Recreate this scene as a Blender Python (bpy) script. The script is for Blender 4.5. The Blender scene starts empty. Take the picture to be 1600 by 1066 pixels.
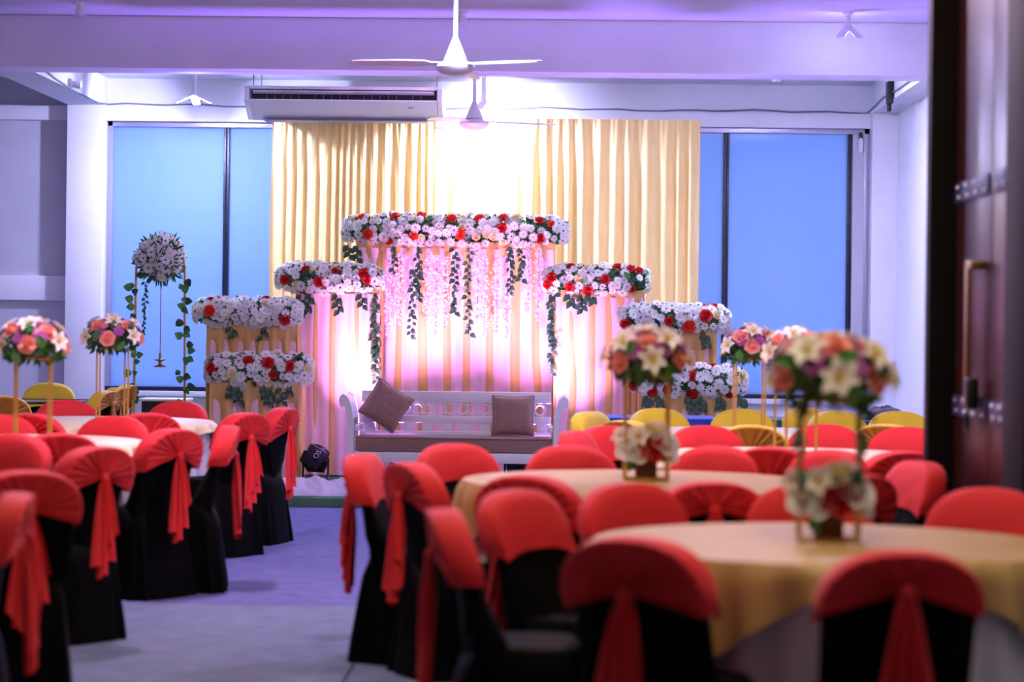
import bpy, bmesh, math, random
from math import sin, cos, pi, radians, sqrt, atan2, hypot
from mathutils import Vector, Matrix, Euler, noise

R = random.Random(7)
scene = bpy.context.scene
COL = scene.collection

# ------------------------------------------------------------------ camera
F, U0, V0, EYE = 3778.0, 800.0, 500.0, 1.45
YAW, ROLL = math.atan(77 / F), radians(0.7)
cam_data = bpy.data.cameras.new('camera')
cam = bpy.data.objects.new('camera', cam_data)
COL.objects.link(cam)
cam_data.sensor_width = 36.0
cam_data.lens = F / 1600 * 36
cam_data.shift_y = (V0 - 533) / 1600
cam_data.clip_start, cam_data.clip_end = 0.1, 200
cam.matrix_world = (Matrix.Translation((0, 0, EYE)) @ Matrix.Rotation(YAW, 4, 'Z')
                    @ Matrix.Rotation(pi / 2, 4, 'X') @ Matrix.Rotation(ROLL, 4, 'Z'))
cam_data.dof.use_dof = True
cam_data.dof.focus_distance = 20.8
cam_data.dof.aperture_fstop = 2.0
scene.camera = cam

# ------------------------------------------------------------------ view, world
vs = scene.view_settings
scene.display_settings.display_device = 'sRGB'
vs.view_transform, vs.look, vs.exposure, vs.gamma = 'Standard', 'None', 0.0, 1.0
vs.use_curve_mapping = False
world = bpy.data.worlds.new('dusk_sky')
scene.world = world
world.use_nodes = True
bg = world.node_tree.nodes['Background']
bg.inputs[0].default_value = (0.42, 0.58, 1.0, 1)      # even dusk sky outside the windows
bg.inputs[1].default_value = 0.5

# ------------------------------------------------------------------ pixel -> place helpers
def unroll(u, v):
    x, y = u - U0, v - V0
    return U0 + x * cos(ROLL) + y * sin(ROLL), V0 - x * sin(ROLL) + y * cos(ROLL)

def CAM(xc, d, z):
    return Vector((xc * cos(YAW) - d * sin(YAW), xc * sin(YAW) + d * cos(YAW), z))

def P(u, v, d):
    a, b = unroll(u, v)
    return CAM((a - U0) / F * d, d, EYE - (b - V0) / F * d)

def PY(u, v, Y):
    a, b = unroll(u, v)
    k = (a - U0) / F
    d = Y / (k * sin(YAW) + cos(YAW))
    return CAM(k * d, d, EYE - (b - V0) / F * d)

def XY(u, Y, v=500):
    return PY(u, v, Y).x

# ------------------------------------------------------------------ lights
def light(kind, name, loc, energy, col, size=0.1, aim=None, spot=None, blend=0.6):
    d = bpy.data.lights.new(name, kind)
    d.energy, d.color = energy, col
    if kind == 'AREA':
        d.shape, d.size, d.size_y = 'RECTANGLE', size[0], size[1]
    else:
        d.shadow_soft_size = size
    if spot:
        d.spot_size, d.spot_blend = radians(spot), blend
    o = bpy.data.objects.new(name, d)
    COL.objects.link(o)
    o.location = loc
    if aim is not None:
        o.rotation_euler = (Vector(aim) - Vector(loc)).to_track_quat('-Z', 'Y').to_euler()
    return o

COOL = (0.54, 0.55, 1.0)
WARM = (1.0, 0.80, 0.60)
PINK = (1.0, 0.32, 0.72)
VIOLET = (0.34, 0.17, 1.0)
# lamps in the bay over the stage (fixtures are built further down at the same places)
LAMP_BACK = [(-0.75, 22.55, 3.50, 310, COOL), (-3.42, 22.3, 3.52, 250, COOL), (2.08, 20.45, 3.655, 150, COOL), (P(1325, 36, 19.0).x, P(1325, 36, 19.0).y, P(1325, 36, 19.0).z, 6, COOL)]
# unseen fill lamps added along the near ceiling to light tables, chairs and floor
HALL_FILL = [(-1.9, 8.6, 3.62, 60, WARM), (0.3, 9.6, 3.62, 40, WARM), (0.7, 6.4, 3.62, 80, WARM), (-2.3, 12.2, 3.62, 175, (0.96, 0.66, 1.0)), (0.9, 12.2, 3.62, 150, (0.96, 0.70, 0.95)), (-0.6, 15.5, 3.62, 95, (0.62, 0.56, 1.0))]
for i, (x, y, z, e, c) in enumerate(LAMP_BACK + HALL_FILL):
    light('POINT', 'lamp_light', (x, y, z - 0.075), e * (0.1 if i == 2 else 0.55), c, 0.02)
# LED floodlights on the stage floor: (x, y, aim x, aim y, aim z, power, colour)
PARS = [(-2.05, 20.30, -1.62, 21.1, 1.35, 120, (0.95, 0.36, 1.0), 58),
        (-1.62, 20.15, -1.42, 21.3, 1.75, 260, (0.94, 0.42, 1.0), 60),
        (-1.02, 20.15, -0.92, 21.5, 2.1, 280, (0.94, 0.34, 1.0), 60),
        (-0.35, 20.15, -0.26, 21.5, 1.95, 290, (0.94, 0.4, 1.0), 60),
        (0.06, 20.15, 0.12, 21.1, 1.35, 150, (0.85, 0.4, 1.0), 55),
        (-1.3, 20.0, -2.6, 16.5, 3.9, 1250, VIOLET, 110),
        (-0.15, 20.0, 1.0, 16.5, 3.9, 1250, VIOLET, 110)]
for (x, y, ax, ay, az, e, c, sp) in PARS:
    dr = (Vector((ax, ay, az)) - Vector((x, y, 0.27))).normalized()
    p = Vector((x, y, 0.27)) + dr * 0.10
    light('SPOT', 'par_light', p, e, c, 0.05, (ax, ay, az), sp, 0.8)

# ------------------------------------------------------------------ materials
def lin(r, g, b):
    f = lambda c: (c / 255 / 12.92) if c / 255 <= 0.04045 else ((c / 255 + 0.055) / 1.055) ** 2.4
    return (f(r), f(g), f(b), 1.0)

def mat(name, rgb, rough=0.6, metal=0.0, sheen=0.0, var=0.0, vscale=8.0, bump=0.0, bscale=60.0, spec=0.5, stretch=None, trans=0.0):
    m = bpy.data.materials.new(name)
    m.use_nodes = True
    nt = m.node_tree
    b = nt.nodes['Principled BSDF']
    c = lin(*rgb)
    b.inputs['Base Color'].default_value = c
    b.inputs['Roughness'].default_value = rough
    b.inputs['Metallic'].default_value = metal
    b.inputs['Sheen Weight'].default_value = sheen
    b.inputs['Specular IOR Level'].default_value = spec
    if trans:
        # thin cloth: part of the light goes through
        tr = nt.nodes.new('ShaderNodeBsdfTranslucent')
        tr.inputs[0].default_value = c
        mx = nt.nodes.new('ShaderNodeMixShader')
        mx.inputs[0].default_value = trans
        nt.links.new(b.outputs[0], mx.inputs[1])
        nt.links.new(tr.outputs[0], mx.inputs[2])
        nt.links.new(mx.outputs[0], nt.nodes['Material Output'].inputs[0])
    if var or bump:
        tc = nt.nodes.new('ShaderNodeTexCoord')
        mp = nt.nodes.new('ShaderNodeMapping')
        nt.links.new(tc.outputs['Object'], mp.inputs[0])
        if stretch:
            mp.inputs['Scale'].default_value = stretch
    if var:
        n = nt.nodes.new('ShaderNodeTexNoise')
        n.inputs['Scale'].default_value = vscale
        n.inputs['Detail'].default_value = 4
        nt.links.new(mp.outputs[0], n.inputs['Vector'])
        r = nt.nodes.new('ShaderNodeValToRGB')
        r.color_ramp.elements[0].position, r.color_ramp.elements[1].position = 0.3, 0.7
        r.color_ramp.elements[0].color = (*[x * (1 - var) for x in c[:3]], 1)
        r.color_ramp.elements[1].color = (*[min(1, x * (1 + var)) for x in c[:3]], 1)
        nt.links.new(n.outputs[0], r.inputs[0])
        nt.links.new(r.outputs[0], b.inputs['Base Color'])
    if bump:
        n2 = nt.nodes.new('ShaderNodeTexNoise')
        n2.inputs['Scale'].default_value = bscale
        n2.inputs['Detail'].default_value = 3
        nt.links.new(mp.outputs[0], n2.inputs['Vector'])
        bp = nt.nodes.new('ShaderNodeBump')
        bp.inputs['Strength'].default_value = bump
        bp.inputs['Distance'].default_value = 0.01
        nt.links.new(n2.outputs[0], bp.inputs['Height'])
        nt.links.new(bp.outputs[0], b.inputs['Normal'])
    return m

def emit(name, rgb, strength):
    m = bpy.data.materials.new(name)
    m.use_nodes = True
    b = m.node_tree.nodes['Principled BSDF']
    b.inputs['Base Color'].default_value = (0.8, 0.8, 0.8, 1)
    b.inputs['Emission Color'].default_value = (*rgb, 1)
    b.inputs['Emission Strength'].default_value = strength
    return m

def frosted(name, rgb):
    m = bpy.data.materials.new(name)
    m.use_nodes = True
    nt = m.node_tree
    b = nt.nodes['Principled BSDF']
    b.inputs['Base Color'].default_value = lin(*rgb)
    b.inputs['Roughness'].default_value = 0.03
    b.inputs['Specular IOR Level'].default_value = 0.55
    tr = nt.nodes.new('ShaderNodeBsdfTranslucent')
    tr.inputs[0].default_value = (0.55, 0.72, 0.9, 1)
    mx = nt.nodes.new('ShaderNodeAddShader')
    nt.links.new(b.outputs[0], mx.inputs[0])
    nt.links.new(tr.outputs[0], mx.inputs[1])
    nt.links.new(mx.outputs[0], nt.nodes['Material Output'].inputs[0])
    return m

M = dict(
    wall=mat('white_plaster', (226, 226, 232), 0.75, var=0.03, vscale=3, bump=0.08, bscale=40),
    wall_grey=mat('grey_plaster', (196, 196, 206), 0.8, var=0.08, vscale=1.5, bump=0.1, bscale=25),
    ceil=mat('ceiling_paint', (215, 214, 222), 0.8, var=0.03, vscale=2),
    carpet=mat('blue_grey_carpet', (106, 108, 156), 0.95, var=0.14, vscale=9, bump=0.4, bscale=220, spec=0.1),
    carpet_near=mat('grey_carpet', (112, 122, 146), 0.95, var=0.14, vscale=7, bump=0.4, bscale=220, spec=0.1),
    green=mat('green_stage_carpet', (84, 120, 96), 0.95, var=0.3, vscale=90, bump=0.5, bscale=260, spec=0.1),
    hood=mat('coral_red_stretch_fabric', (228, 44, 47), 0.65, sheen=0.08, var=0.04, vscale=14, spec=0.25),
    black=mat('black_polyester', (4, 4, 5), 0.7, bump=0.1, bscale=20, spec=0.06),
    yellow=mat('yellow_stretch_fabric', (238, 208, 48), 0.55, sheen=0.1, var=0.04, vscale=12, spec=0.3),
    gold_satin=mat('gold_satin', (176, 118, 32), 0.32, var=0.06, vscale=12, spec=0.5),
    gold_cloth=mat('champagne_gold_satin', (188, 152, 88), 0.55, var=0.05, vscale=6, spec=0.5),
    gold_cloth_lit=mat('champagne_gold_satin_lit', (235, 218, 170), 0.5, var=0.04, vscale=6, spec=0.4),  # same gold cloth, lightened in its colour as if more brightly lit
    white_cloth=mat('white_polyester', (216, 216, 226), 0.6, var=0.02, vscale=6),
    blue_cloth=mat('royal_blue_cloth', (26, 70, 190), 0.6),
    teal_cloth=mat('teal_cloth', (10, 92, 100), 0.6),
    purple_cloth=mat('deep_purple_cloth', (44, 16, 60), 0.6),
    maroon=mat('dark_maroon_cloth', (40, 14, 28), 0.7),
    curtain=mat('beige_curtain_fabric', (246, 216, 146), 0.62, sheen=0.1, var=0.03, vscale=5, bump=0.06, bscale=120, spec=0.3),
    drape=mat('beige_drape_fabric', (216, 172, 104), 0.6, var=0.04, vscale=5, bump=0.08, bscale=100, spec=0.3),
    sheer=mat('pale_pink_sheer', (244, 204, 212), 0.6, var=0.02, vscale=6, spec=0.3),
    tulle=mat('white_tulle', (226, 214, 232), 0.8, var=0.04, vscale=20, bump=0.3, bscale=60, trans=0.3),
    white_wood=mat('white_painted_wood', (224, 226, 222), 0.4, var=0.02, vscale=10),
    cushion=mat('brown_woven_fabric', (150, 118, 104), 0.85, sheen=0.2, var=0.16, vscale=90, bump=0.5, bscale=160, spec=0.2),
    dark_wood=mat('dark_varnished_wood', (56, 21, 13), 0.36, spec=0.25, var=0.35, vscale=5, stretch=(14, 14, 0.7), bump=0.05, bscale=8),
    dark_frame=mat('near_black_wood', (10, 6, 6), 0.7, spec=0.15, var=0.2, vscale=6, stretch=(10, 10, 0.8)),
    strap=mat('bluish_iron_strap', (46, 48, 92), 0.5, metal=0.2),
    stud=mat('steel_stud', (200, 205, 215), 0.3, metal=0.8),
    brass=mat('aged_brass', (150, 116, 64), 0.35, metal=0.9),
    gold_metal=mat('gold_painted_metal', (206, 162, 72), 0.35, metal=0.55),
    plastic=mat('white_plastic', (228, 228, 234), 0.35),
    fan=mat('white_fan_enamel', (206, 208, 218), 0.3),
    vent_dark=mat('dark_vent_inside', (10, 8, 24), 0.6),
    grey_plastic=mat('grey_plastic', (120, 118, 150), 0.5),
    alu=mat('aluminium_frame', (176, 172, 190), 0.35, metal=0.5),
    mull=mat('dark_mullion', (16, 16, 40), 0.4),
    black_metal=mat('black_metal', (10, 10, 14), 0.45, spec=0.4),
    cable=mat('grey_cable', (120, 120, 132), 0.6),
    daisy=mat('daisy_white', (238, 240, 232), 0.65, trans=0.25),
    daisy_eye=mat('daisy_yellow_green_eye', (206, 200, 120), 0.8),
    mauve_eye=mat('dusky_eye', (128, 104, 122), 0.8),
    cream_rose=mat('cream_rose_petals', (240, 228, 170), 0.6, trans=0.2),
    red=mat('red_rose_petals', (196, 22, 22), 0.55, var=0.1, vscale=20, trans=0.1),
    orange=mat('orange_red_petals', (226, 62, 34), 0.55, var=0.1, vscale=20, trans=0.1),
    peach=mat('peach_rose_petals', (248, 166, 146), 0.6, var=0.05, vscale=20, trans=0.2),
    pinkf=mat('pink_petals', (226, 134, 176), 0.6, trans=0.2),
    purple=mat('purple_petals', (172, 78, 156), 0.6, var=0.1, vscale=20, trans=0.15),
    lily=mat('ivory_lily_petals', (248, 244, 226), 0.55, trans=0.25),
    lily_eye=mat('lily_yellow', (214, 180, 60), 0.6),
    leaf=mat('dark_green_leaf', (34, 84, 40), 0.45, var=0.25, vscale=12),
    leaf2=mat('fresh_green_leaf', (70, 138, 52), 0.5, var=0.2, vscale=12),
    ivy=mat('deep_ivy_leaf', (38, 80, 50), 0.45, var=0.25, vscale=12),
    stem=mat('green_stem', (60, 92, 44), 0.6),
    wisteria=mat('pale_pink_blossom', (242, 224, 236), 0.65, trans=0.35),
    pot=mat('brown_wooden_pot', (96, 52, 34), 0.6, var=0.25, vscale=6, stretch=(30, 30, 2)),
    box=mat('dark_brown_lacquer', (34, 22, 26), 0.4, var=0.15, vscale=10),
    lens=emit('led_lens', (0.9, 0.5, 1.0), 3.0),
    pane=frosted('frosted_window_glass', (104, 122, 156)),
    white_print=mat('white_print', (225, 225, 240), 0.6),
)
g = bpy.data.materials.new('clear_glass')
g.use_nodes = True
gb = g.node_tree.nodes['Principled BSDF']
gb.inputs['Base Color'].default_value = (0.8, 0.9, 0.92, 1)
gb.inputs['Roughness'].default_value = 0.02
gb.inputs['Transmission Weight'].default_value = 1.0
gb.inputs['IOR'].default_value = 1.45
M['glass'] = g

# ------------------------------------------------------------------ mesh builder
class MB:
    def __init__(self):
        self.v, self.f, self.m = [], [], []

    def add(self, vs, fs, mi=0):
        o = len(self.v)
        self.v += [tuple(p) for p in vs]
        self.f += [tuple(i + o for i in q) for q in fs]
        self.m += [mi] * len(fs)
        return self

    def grid(self, fn, nu, nv, cu=False, cv=False, mi=0):
        """fn(i, j) for i in 0..nu, j in 0..nv (closed directions wrap)"""
        a, b = nu + (not cu), nv + (not cv)
        vs = [fn(i, j) for i in range(a) for j in range(b)]
        fs = []
        for i in range(nu):
            for j in range(nv):
                i2, j2 = (i + 1) % a, (j + 1) % b
                fs.append((i * b + j, i2 * b + j, i2 * b + j2, i * b + j2))
        return self.add(vs, fs, mi)

    def box(self, c, s, bev=0.0, rot=None, mi=0):
        bm = bmesh.new()
        bmesh.ops.create_cube(bm, size=1)
        bmesh.ops.scale(bm, vec=Vector(s), verts=bm.verts)
        if bev:
            bmesh.ops.bevel(bm, geom=list(bm.edges), offset=bev, segments=2, affect='EDGES', profile=0.6)
        mtx = Matrix.Translation(c) @ (rot.to_4x4() if rot else Matrix())
        bm.verts.index_update()
        self.add([mtx @ v.co for v in bm.verts], [[v.index for v in f.verts] for f in bm.faces], mi)
        bm.free()
        return self

    def tube(self, path, r, n=8, mi=0, cap=True):
        path = [Vector(p) for p in path]
        rs = r if isinstance(r, (list, tuple)) else [r] * len(path)
        rings, up = [], None
        for i, p in enumerate(path):
            t = (path[min(i + 1, len(path) - 1)] - path[max(i - 1, 0)]).normalized()
            if up is None:
                up = t.orthogonal().normalized()
            up = (up - t * up.dot(t)).normalized()
            w = t.cross(up)
            rings += [p + (up * cos(2 * pi * k / n) + w * sin(2 * pi * k / n)) * rs[i] for k in range(n)]
        fs = [(i * n + k, i * n + (k + 1) % n, (i + 1) * n + (k + 1) % n, (i + 1) * n + k) for i in range(len(path) - 1) for k in range(n)]
        if cap:
            fs += [tuple(range(n))[::-1], tuple((len(path) - 1) * n + k for k in range(n))]
        return self.add(rings, fs, mi)

    def lathe(self, prof, n=24, c=(0, 0, 0), mi=0, rot=None):
        c = Vector(c)
        vs = []
        for (r, z) in prof:
            for k in range(n):
                p = Vector((max(r, 1e-4) * cos(2 * pi * k / n), max(r, 1e-4) * sin(2 * pi * k / n), z))
                vs.append(c + (rot @ p if rot else p))
        L = len(prof)
        fs = [(i * n + k, i * n + (k + 1) % n, (i + 1) * n + (k + 1) % n, (i + 1) * n + k) for i in range(L - 1) for k in range(n)]
        fs += [tuple(range(n))[::-1], tuple((L - 1) * n + k for k in range(n))]
        return self.add(vs, fs, mi)

    def prism(self, pts, y0, y1, mi=0, axis='y'):
        """outline (x, z) pushed from y0 to y1"""
        n = len(pts)
        mk = (lambda a, b, t: (a, t, b)) if axis == 'y' else ((lambda a, b, t: (t, a, b)) if axis == 'x' else (lambda a, b, t: (a, b, t)))
        vs = [mk(a, b, y0) for a, b in pts] + [mk(a, b, y1) for a, b in pts]
        fs = [tuple(range(n)), tuple(range(2 * n - 1, n - 1, -1))]
        fs += [(i, i + n, (i + 1) % n + n, (i + 1) % n) for i in range(n)]
        return self.add(vs, fs, mi)

    def mesh(self, name, mats, sharp=38, fix=True):
        me = bpy.data.meshes.new(name)
        me.from_pydata(self.v, [], self.f)
        for m in (mats if isinstance(mats, (list, tuple)) else [mats]):
            me.materials.append(m)
        me.polygons.foreach_set('material_index', self.m)
        if fix:
            bm = bmesh.new()
            bm.from_mesh(me)
            bmesh.ops.recalc_face_normals(bm, faces=bm.faces)
            bm.to_mesh(me)
            bm.free()
        me.shade_smooth()
        if sharp:
            me.set_sharp_from_angle(angle=radians(sharp))
        return me

    def build(self, name, mats, parent=None, sharp=38, fix=True):
        return obj(name, self.mesh(name, mats, sharp, fix), parent)

def obj(name, me, parent=None, loc=None, rot=None, scale=None):
    o = bpy.data.objects.new(name, me)
    COL.objects.link(o)
    if parent is not None:
        o.parent = parent
    if loc is not None:
        o.location = loc
    if rot is not None:
        o.rotation_euler = rot.to_euler() if not isinstance(rot, (tuple, Euler)) else rot
    if scale is not None:
        o.scale = (scale, scale, scale) if not isinstance(scale, tuple) else scale
    return o

def tag(o, label, cat, group=None):
    o['label'], o['category'] = label, cat
    if group:
        o['group'] = group
    return o

def thing(name, label, cat, loc=(0, 0, 0), rz=0, group=None):
    o = bpy.data.objects.new(name, None)
    COL.objects.link(o)
    o.empty_display_size = 0.1
    o.location, o.rotation_euler = loc, (0, 0, rz)
    return tag(o, label, cat, group)

def struct(o):
    o['kind'] = 'structure'
    return o

def bx(name, a, b, m, parent=None, bev=0.0):
    a, b = Vector(a), Vector(b)
    return MB().box((a + b) / 2, [abs(x) for x in (b - a)], bev).build(name, m, parent)

def face_dir(n):
    """rotation that turns local +Z to n"""
    return Vector(n).to_track_quat('Z', 'Y')

# ------------------------------------------------------------------ the room
XL, XR, YF, YB = -7.0, 3.2, -2.0, 23.4
Z_HALL, Z_BAY, Z_BEAM = 3.906, 3.75, 3.475
floor = struct(bx('floor', (XL, YF, -0.12), (XR, YB + 0.3, -0.012), M['carpet']))
edges_y = [(-2.0, 5.6), (5.6, 9.2), (9.2, 12.15), (12.15, 14.75), (14.75, 23.4)]
for k, (a, b) in enumerate(edges_y):     # carpet strips laid across the hall, seams between them
    cut = [XL, -4.2, -0.62 if k % 2 == 0 else -2.6, 2.0 if k % 2 else 1.4, XR]
    if k == 2:
        cut = [XL, -3.2, -0.85, XR]
    for i in range(len(cut) - 1):
        bx('carpet_strip', (cut[i] + 0.006, a + 0.006, -0.012), (cut[i + 1] - 0.006, b - 0.006, 0.0), M['carpet_near'] if k < 3 and not (k == 2 and i == 0 and False) else M['carpet'], floor, 0.003)
struct(bx('ceiling', (XL, YF, Z_HALL), (XR, 20.2, Z_HALL + 0.15), M['ceil']))
struct(bx('ceiling', (XL, 20.15, Z_BAY), (XR, YB + 0.1, Z_BAY + 0.3), M['ceil']))
struct(bx('trim_1', (XL, 19.74, Z_BEAM), (XR, 20.17, Z_HALL), M['wall'], bev=0.01))          # cross beam
xc0, xc1 = XY(101, YB - 0.2), XY(158, YB - 0.2)
struct(bx('trim_2', (xc0, 20.17, Z_BEAM), (xc1, YB, Z_BAY), M['wall']))                       # left long beam
xr0 = XY(1360, YB - 0.2)
struct(bx('trim_3', (xr0, 20.17, Z_BEAM), (XR, YB, Z_BAY), M['wall']))                        # right long beam
struct(bx('trim_4', (xc0, YB - 0.2, 0), (xc1, YB, Z_BEAM), M['wall'], bev=0.006))             # left column
struct(bx('trim_5', (xr0, YB - 0.2, 0), (XR, YB, Z_BEAM), M['wall'], bev=0.006))              # right column
ZT, ZS = PY(700, 193, YB).z, PY(255, 611, YB).z       # window head and sill
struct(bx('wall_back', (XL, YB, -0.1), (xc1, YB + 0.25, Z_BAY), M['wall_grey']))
struct(bx('wall_back', (xc1, YB, ZT), (xr0, YB + 0.25, Z_BAY), M['wall']))
struct(bx('wall_back', (xc1, YB, -0.1), (xr0, YB + 0.25, ZS), M['wall']))
struct(bx('wall_back', (xr0, YB, -0.1), (XR + 0.2, YB + 0.25, Z_BAY), M['wall']))
struct(bx('trim_6', (XL, YB - 0.06, Z_BEAM - 0.14), (xr0, YB, Z_BEAM), M['wall']))            # lintel band
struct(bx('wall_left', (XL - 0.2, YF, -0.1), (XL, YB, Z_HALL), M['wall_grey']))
struct(bx('wall_right', (XR, YF, -0.1), (XR + 0.2, YB + 0.2, Z_HALL), M['wall']))
struct(bx('wall_front', (XL - 0.2, YF - 0.2, -0.1), (XR + 0.2, YF, Z_HALL), M['wall']))
p0, p1 = PY(-10, 432, YB), PY(99, 470, YB)
struct(bx('trim_7', (XL, YB - 0.05, p1.z), (xc0, YB, p1.z + 0.24), M['wall'], bev=0.006))     # board on the left wall
struct(bx('trim_8', (xc1, YB - 0.07, ZS - 0.05), (xr0, YB + 0.03, ZS), M['wall'], bev=0.006)) # sill board

def window(n, x0, x1, mulls, extra=None):
    w = struct(thing_plain('window_%d' % n))
    f = MB()
    t = 0.05
    f.box(((x0 + x1) / 2, YB + 0.08, ZT - 0.03), (x1 - x0, 0.1, 0.06), 0.004)
    f.box((x0 + t / 2, YB + 0.08, (ZT + ZS) / 2), (t, 0.1, ZT - ZS), 0.004)
    f.box((x1 - t / 2, YB + 0.08, (ZT + ZS) / 2), (t, 0.1, ZT - ZS), 0.004)
    f.build('window_frame', M['alu'], w)
    MB().box(((x0 + x1) / 2, YB + 0.06, ZS + 0.02), (x1 - x0, 0.09, 0.04), 0.004).build('bottom_rail', M['mull'], w)
    cuts = [x0 + t] + mulls + [x1 - t]
    for m in mulls:
        for s in (-0.016, 0.016):
            MB().box((m + s, YB + 0.07, (ZT + ZS) / 2), (0.022, 0.07, ZT - ZS - 0.08), 0.003).build('mullion', M['mull'], w)
    for a, b in zip(cuts[:-1], cuts[1:]):
        MB().box(((a + b) / 2, YB + 0.09, (ZT + ZS) / 2), (b - a, 0.012, ZT - ZS - 0.06)).build('pane', M['pane'], w)
    return w

def thing_plain(name, loc=(0, 0, 0)):
    o = bpy.data.objects.new(name, None)
    COL.objects.link(o)
    o.location = loc
    return o

xm_l, xm_r, xm_r2 = XY(350, YB), XY(1134, YB, 380), XY(1328, YB, 380)
xw_l, xw_r = XY(560, YB), XY(960, YB)
window(1, xc1, xw_l, [xm_l])
window(2, xw_r, xr0, [xm_r, xm_r2])
struct(bx('wall_back', (xw_l, YB, ZS), (xw_r, YB + 0.2, ZT), M['wall']))
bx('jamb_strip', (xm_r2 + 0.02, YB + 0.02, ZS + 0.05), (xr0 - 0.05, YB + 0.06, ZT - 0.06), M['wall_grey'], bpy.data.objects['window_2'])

# folding wooden door on the right, its face along the hall
XD, YD = 1.744, 10.75
dr = struct(thing_plain('door_1'))
HD = 3.1
bx('door_post', (1.628, YD, 0), (XD + 0.06, YD + 0.12, HD), M['dark_frame'], dr, 0.006)
def yd(u):
    return XD * F / (u - 877)
def leaf(y0, y1):
    l = bx('door_leaf', (XD, y0, 0.02), (XD + 0.05, y1, HD), M['dark_wood'], dr, 0.006)
    return l
l1 = leaf(yd(1546), YD - 0.005)
l2 = leaf(yd(1577), yd(1546) - 0.012)
bx('door_frame', (XD - 0.03, yd(1577) - 0.45, 0), (XD + 0.12, yd(1577) - 0.01, HD), M['dark_frame'], dr, 0.008)
bx('door_head', (XD - 0.02, yd(1577) - 0.45, HD), (XD + 0.12, YD + 0.12, Z_HALL), M['dark_frame'], dr)
struct(bx('wall_partition', (XD + 0.12, YD + 0.02, 0), (XR, YD + 0.14, Z_HALL), M['wall']))
for (zz) in (2.03, 1.10):
    for (y0, y1, rows, lf) in ((yd(1543), yd(1483) - 0.14, 4, l1), (yd(1572), yd(1549), 2, l2)):
        st = bx('strap_hinge', (XD - 0.012, y0, zz - 0.045), (XD + 0.002, y1, zz + 0.045), M['strap'], lf, 0.004)
        # studs stay sub-parts of the leaf's strap: joined into it as one more mesh
        sm = MB()
        for i in range(rows):
            yy = y0 + (i + 0.5) * (y1 - y0) / rows
            for s in (-0.022, 0.022):
                sm.lathe([(0.0, 0.008), (0.008, 0.006), (0.011, 0)], 10, (XD - 0.012, yy + s * 0.8, zz + s), rot=Matrix.Rotation(-pi / 2, 3, 'Y'))
        sm.build('stud', M['stud'], lf)
hy = yd(1530)
h = MB()
h.box((XD - 0.055, hy, 1.42), (0.02, 0.06, 0.60), 0.006)
h.box((XD - 0.03, hy - 0.06, 1.70), (0.07, 0.14, 0.035), 0.005)
h.box((XD - 0.03, hy, 1.14), (0.06, 0.05, 0.035), 0.005)
h.build('door_handle', M['brass'], dr)
k = MB()
k.box((XD - 0.05, hy - 0.08, 1.17), (0.05, 0.08, 0.13), 0.012)
k.tube([(XD - 0.05, hy + 0.02 + 0.03 * cos(t), 1.05 + 0.045 * sin(t)) for t in [i * pi / 8 for i in range(17)]], 0.006, 6)
k.build('padlock', M['black_metal'], dr)

# stage
ZP = 0.07
YS0 = PY(500, 793, 18.4).y
st = struct(bx('trim_9', (-4.2, 18.45, 0), (1.9, YB - 0.25, ZP), M['green'], bev=0.008))

# ------------------------------------------------------------------ cable, lamps, fans, air conditioner
pc = []
for (u, v, Y) in ((22, 105, 20.3), (60, 124, 20.9), (100, 145, 21.8), (140, 162, 22.9)):
    pt = PY(u, v, Y)
    pc.append((xc1 + 0.012, Y, pt.z + 0.01))
for i in range(41):
    u = 165 + (1350 - 165) * i / 40
    z = Z_BEAM + 0.02 + 0.008 * sin(i * 1.7) + 0.006 * sin(i * 0.6)
    pc.append((XY(u, YB - 0.02), YB - 0.02, z))
pc += [(xr0 - 0.012, YB - 0.1, Z_BEAM + 0.03), (xr0 - 0.012, 22.4, Z_BEAM + 0.07), (xr0 - 0.012, 21.3, Z_BEAM + 0.05), (xr0 - 0.012, 20.4, Z_BEAM + 0.06)]
tag(MB().tube(pc, 0.008, 6).build('cable', M['cable']), 'grey cable run along the beams above the windows and curtain', 'cable')

def led_lamp(label, loc, tilt, drop=0.12, lit=True, group=None, rz=0.0, wing_rz=(0, 120, 240), flip=False, power=100, col=(1, 1, 1)):
    led = emit('lit_led_panel', col, 0.45 * power / (pi * 0.155 * 0.062 * len(wing_rz)))
    x, y, z = loc
    r = thing('ceiling_lamp', label, 'lamp', loc, rz, group)
    MB().lathe([(0.04, drop), (0.04, drop - 0.02), (0.022, drop - 0.035), (0.022, 0.0), (0.028, -0.005), (0.028, -0.03), (0.012, -0.045)], 16).build('socket', M['plastic'], r)
    for a in wing_rz:
        rot = Matrix.Rotation(radians(a), 3, 'Z') @ Matrix.Rotation(radians(tilt), 3, 'Y')
        w = MB().box(rot @ Vector((0.105, 0, -0.02)) , (0.17, 0.075, 0.014), 0.006, rot)
        wo = w.build('lamp_wing', M['plastic'], r)
        s = 1 if flip else -1
        q = MB().box(rot @ Vector((0.105, 0, -0.02 + s * 0.0055)), (0.15, 0.058, 0.006), 0.002, rot)
        q.build('led_panel', led if lit else M['plastic'], wo)
    return r

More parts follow.
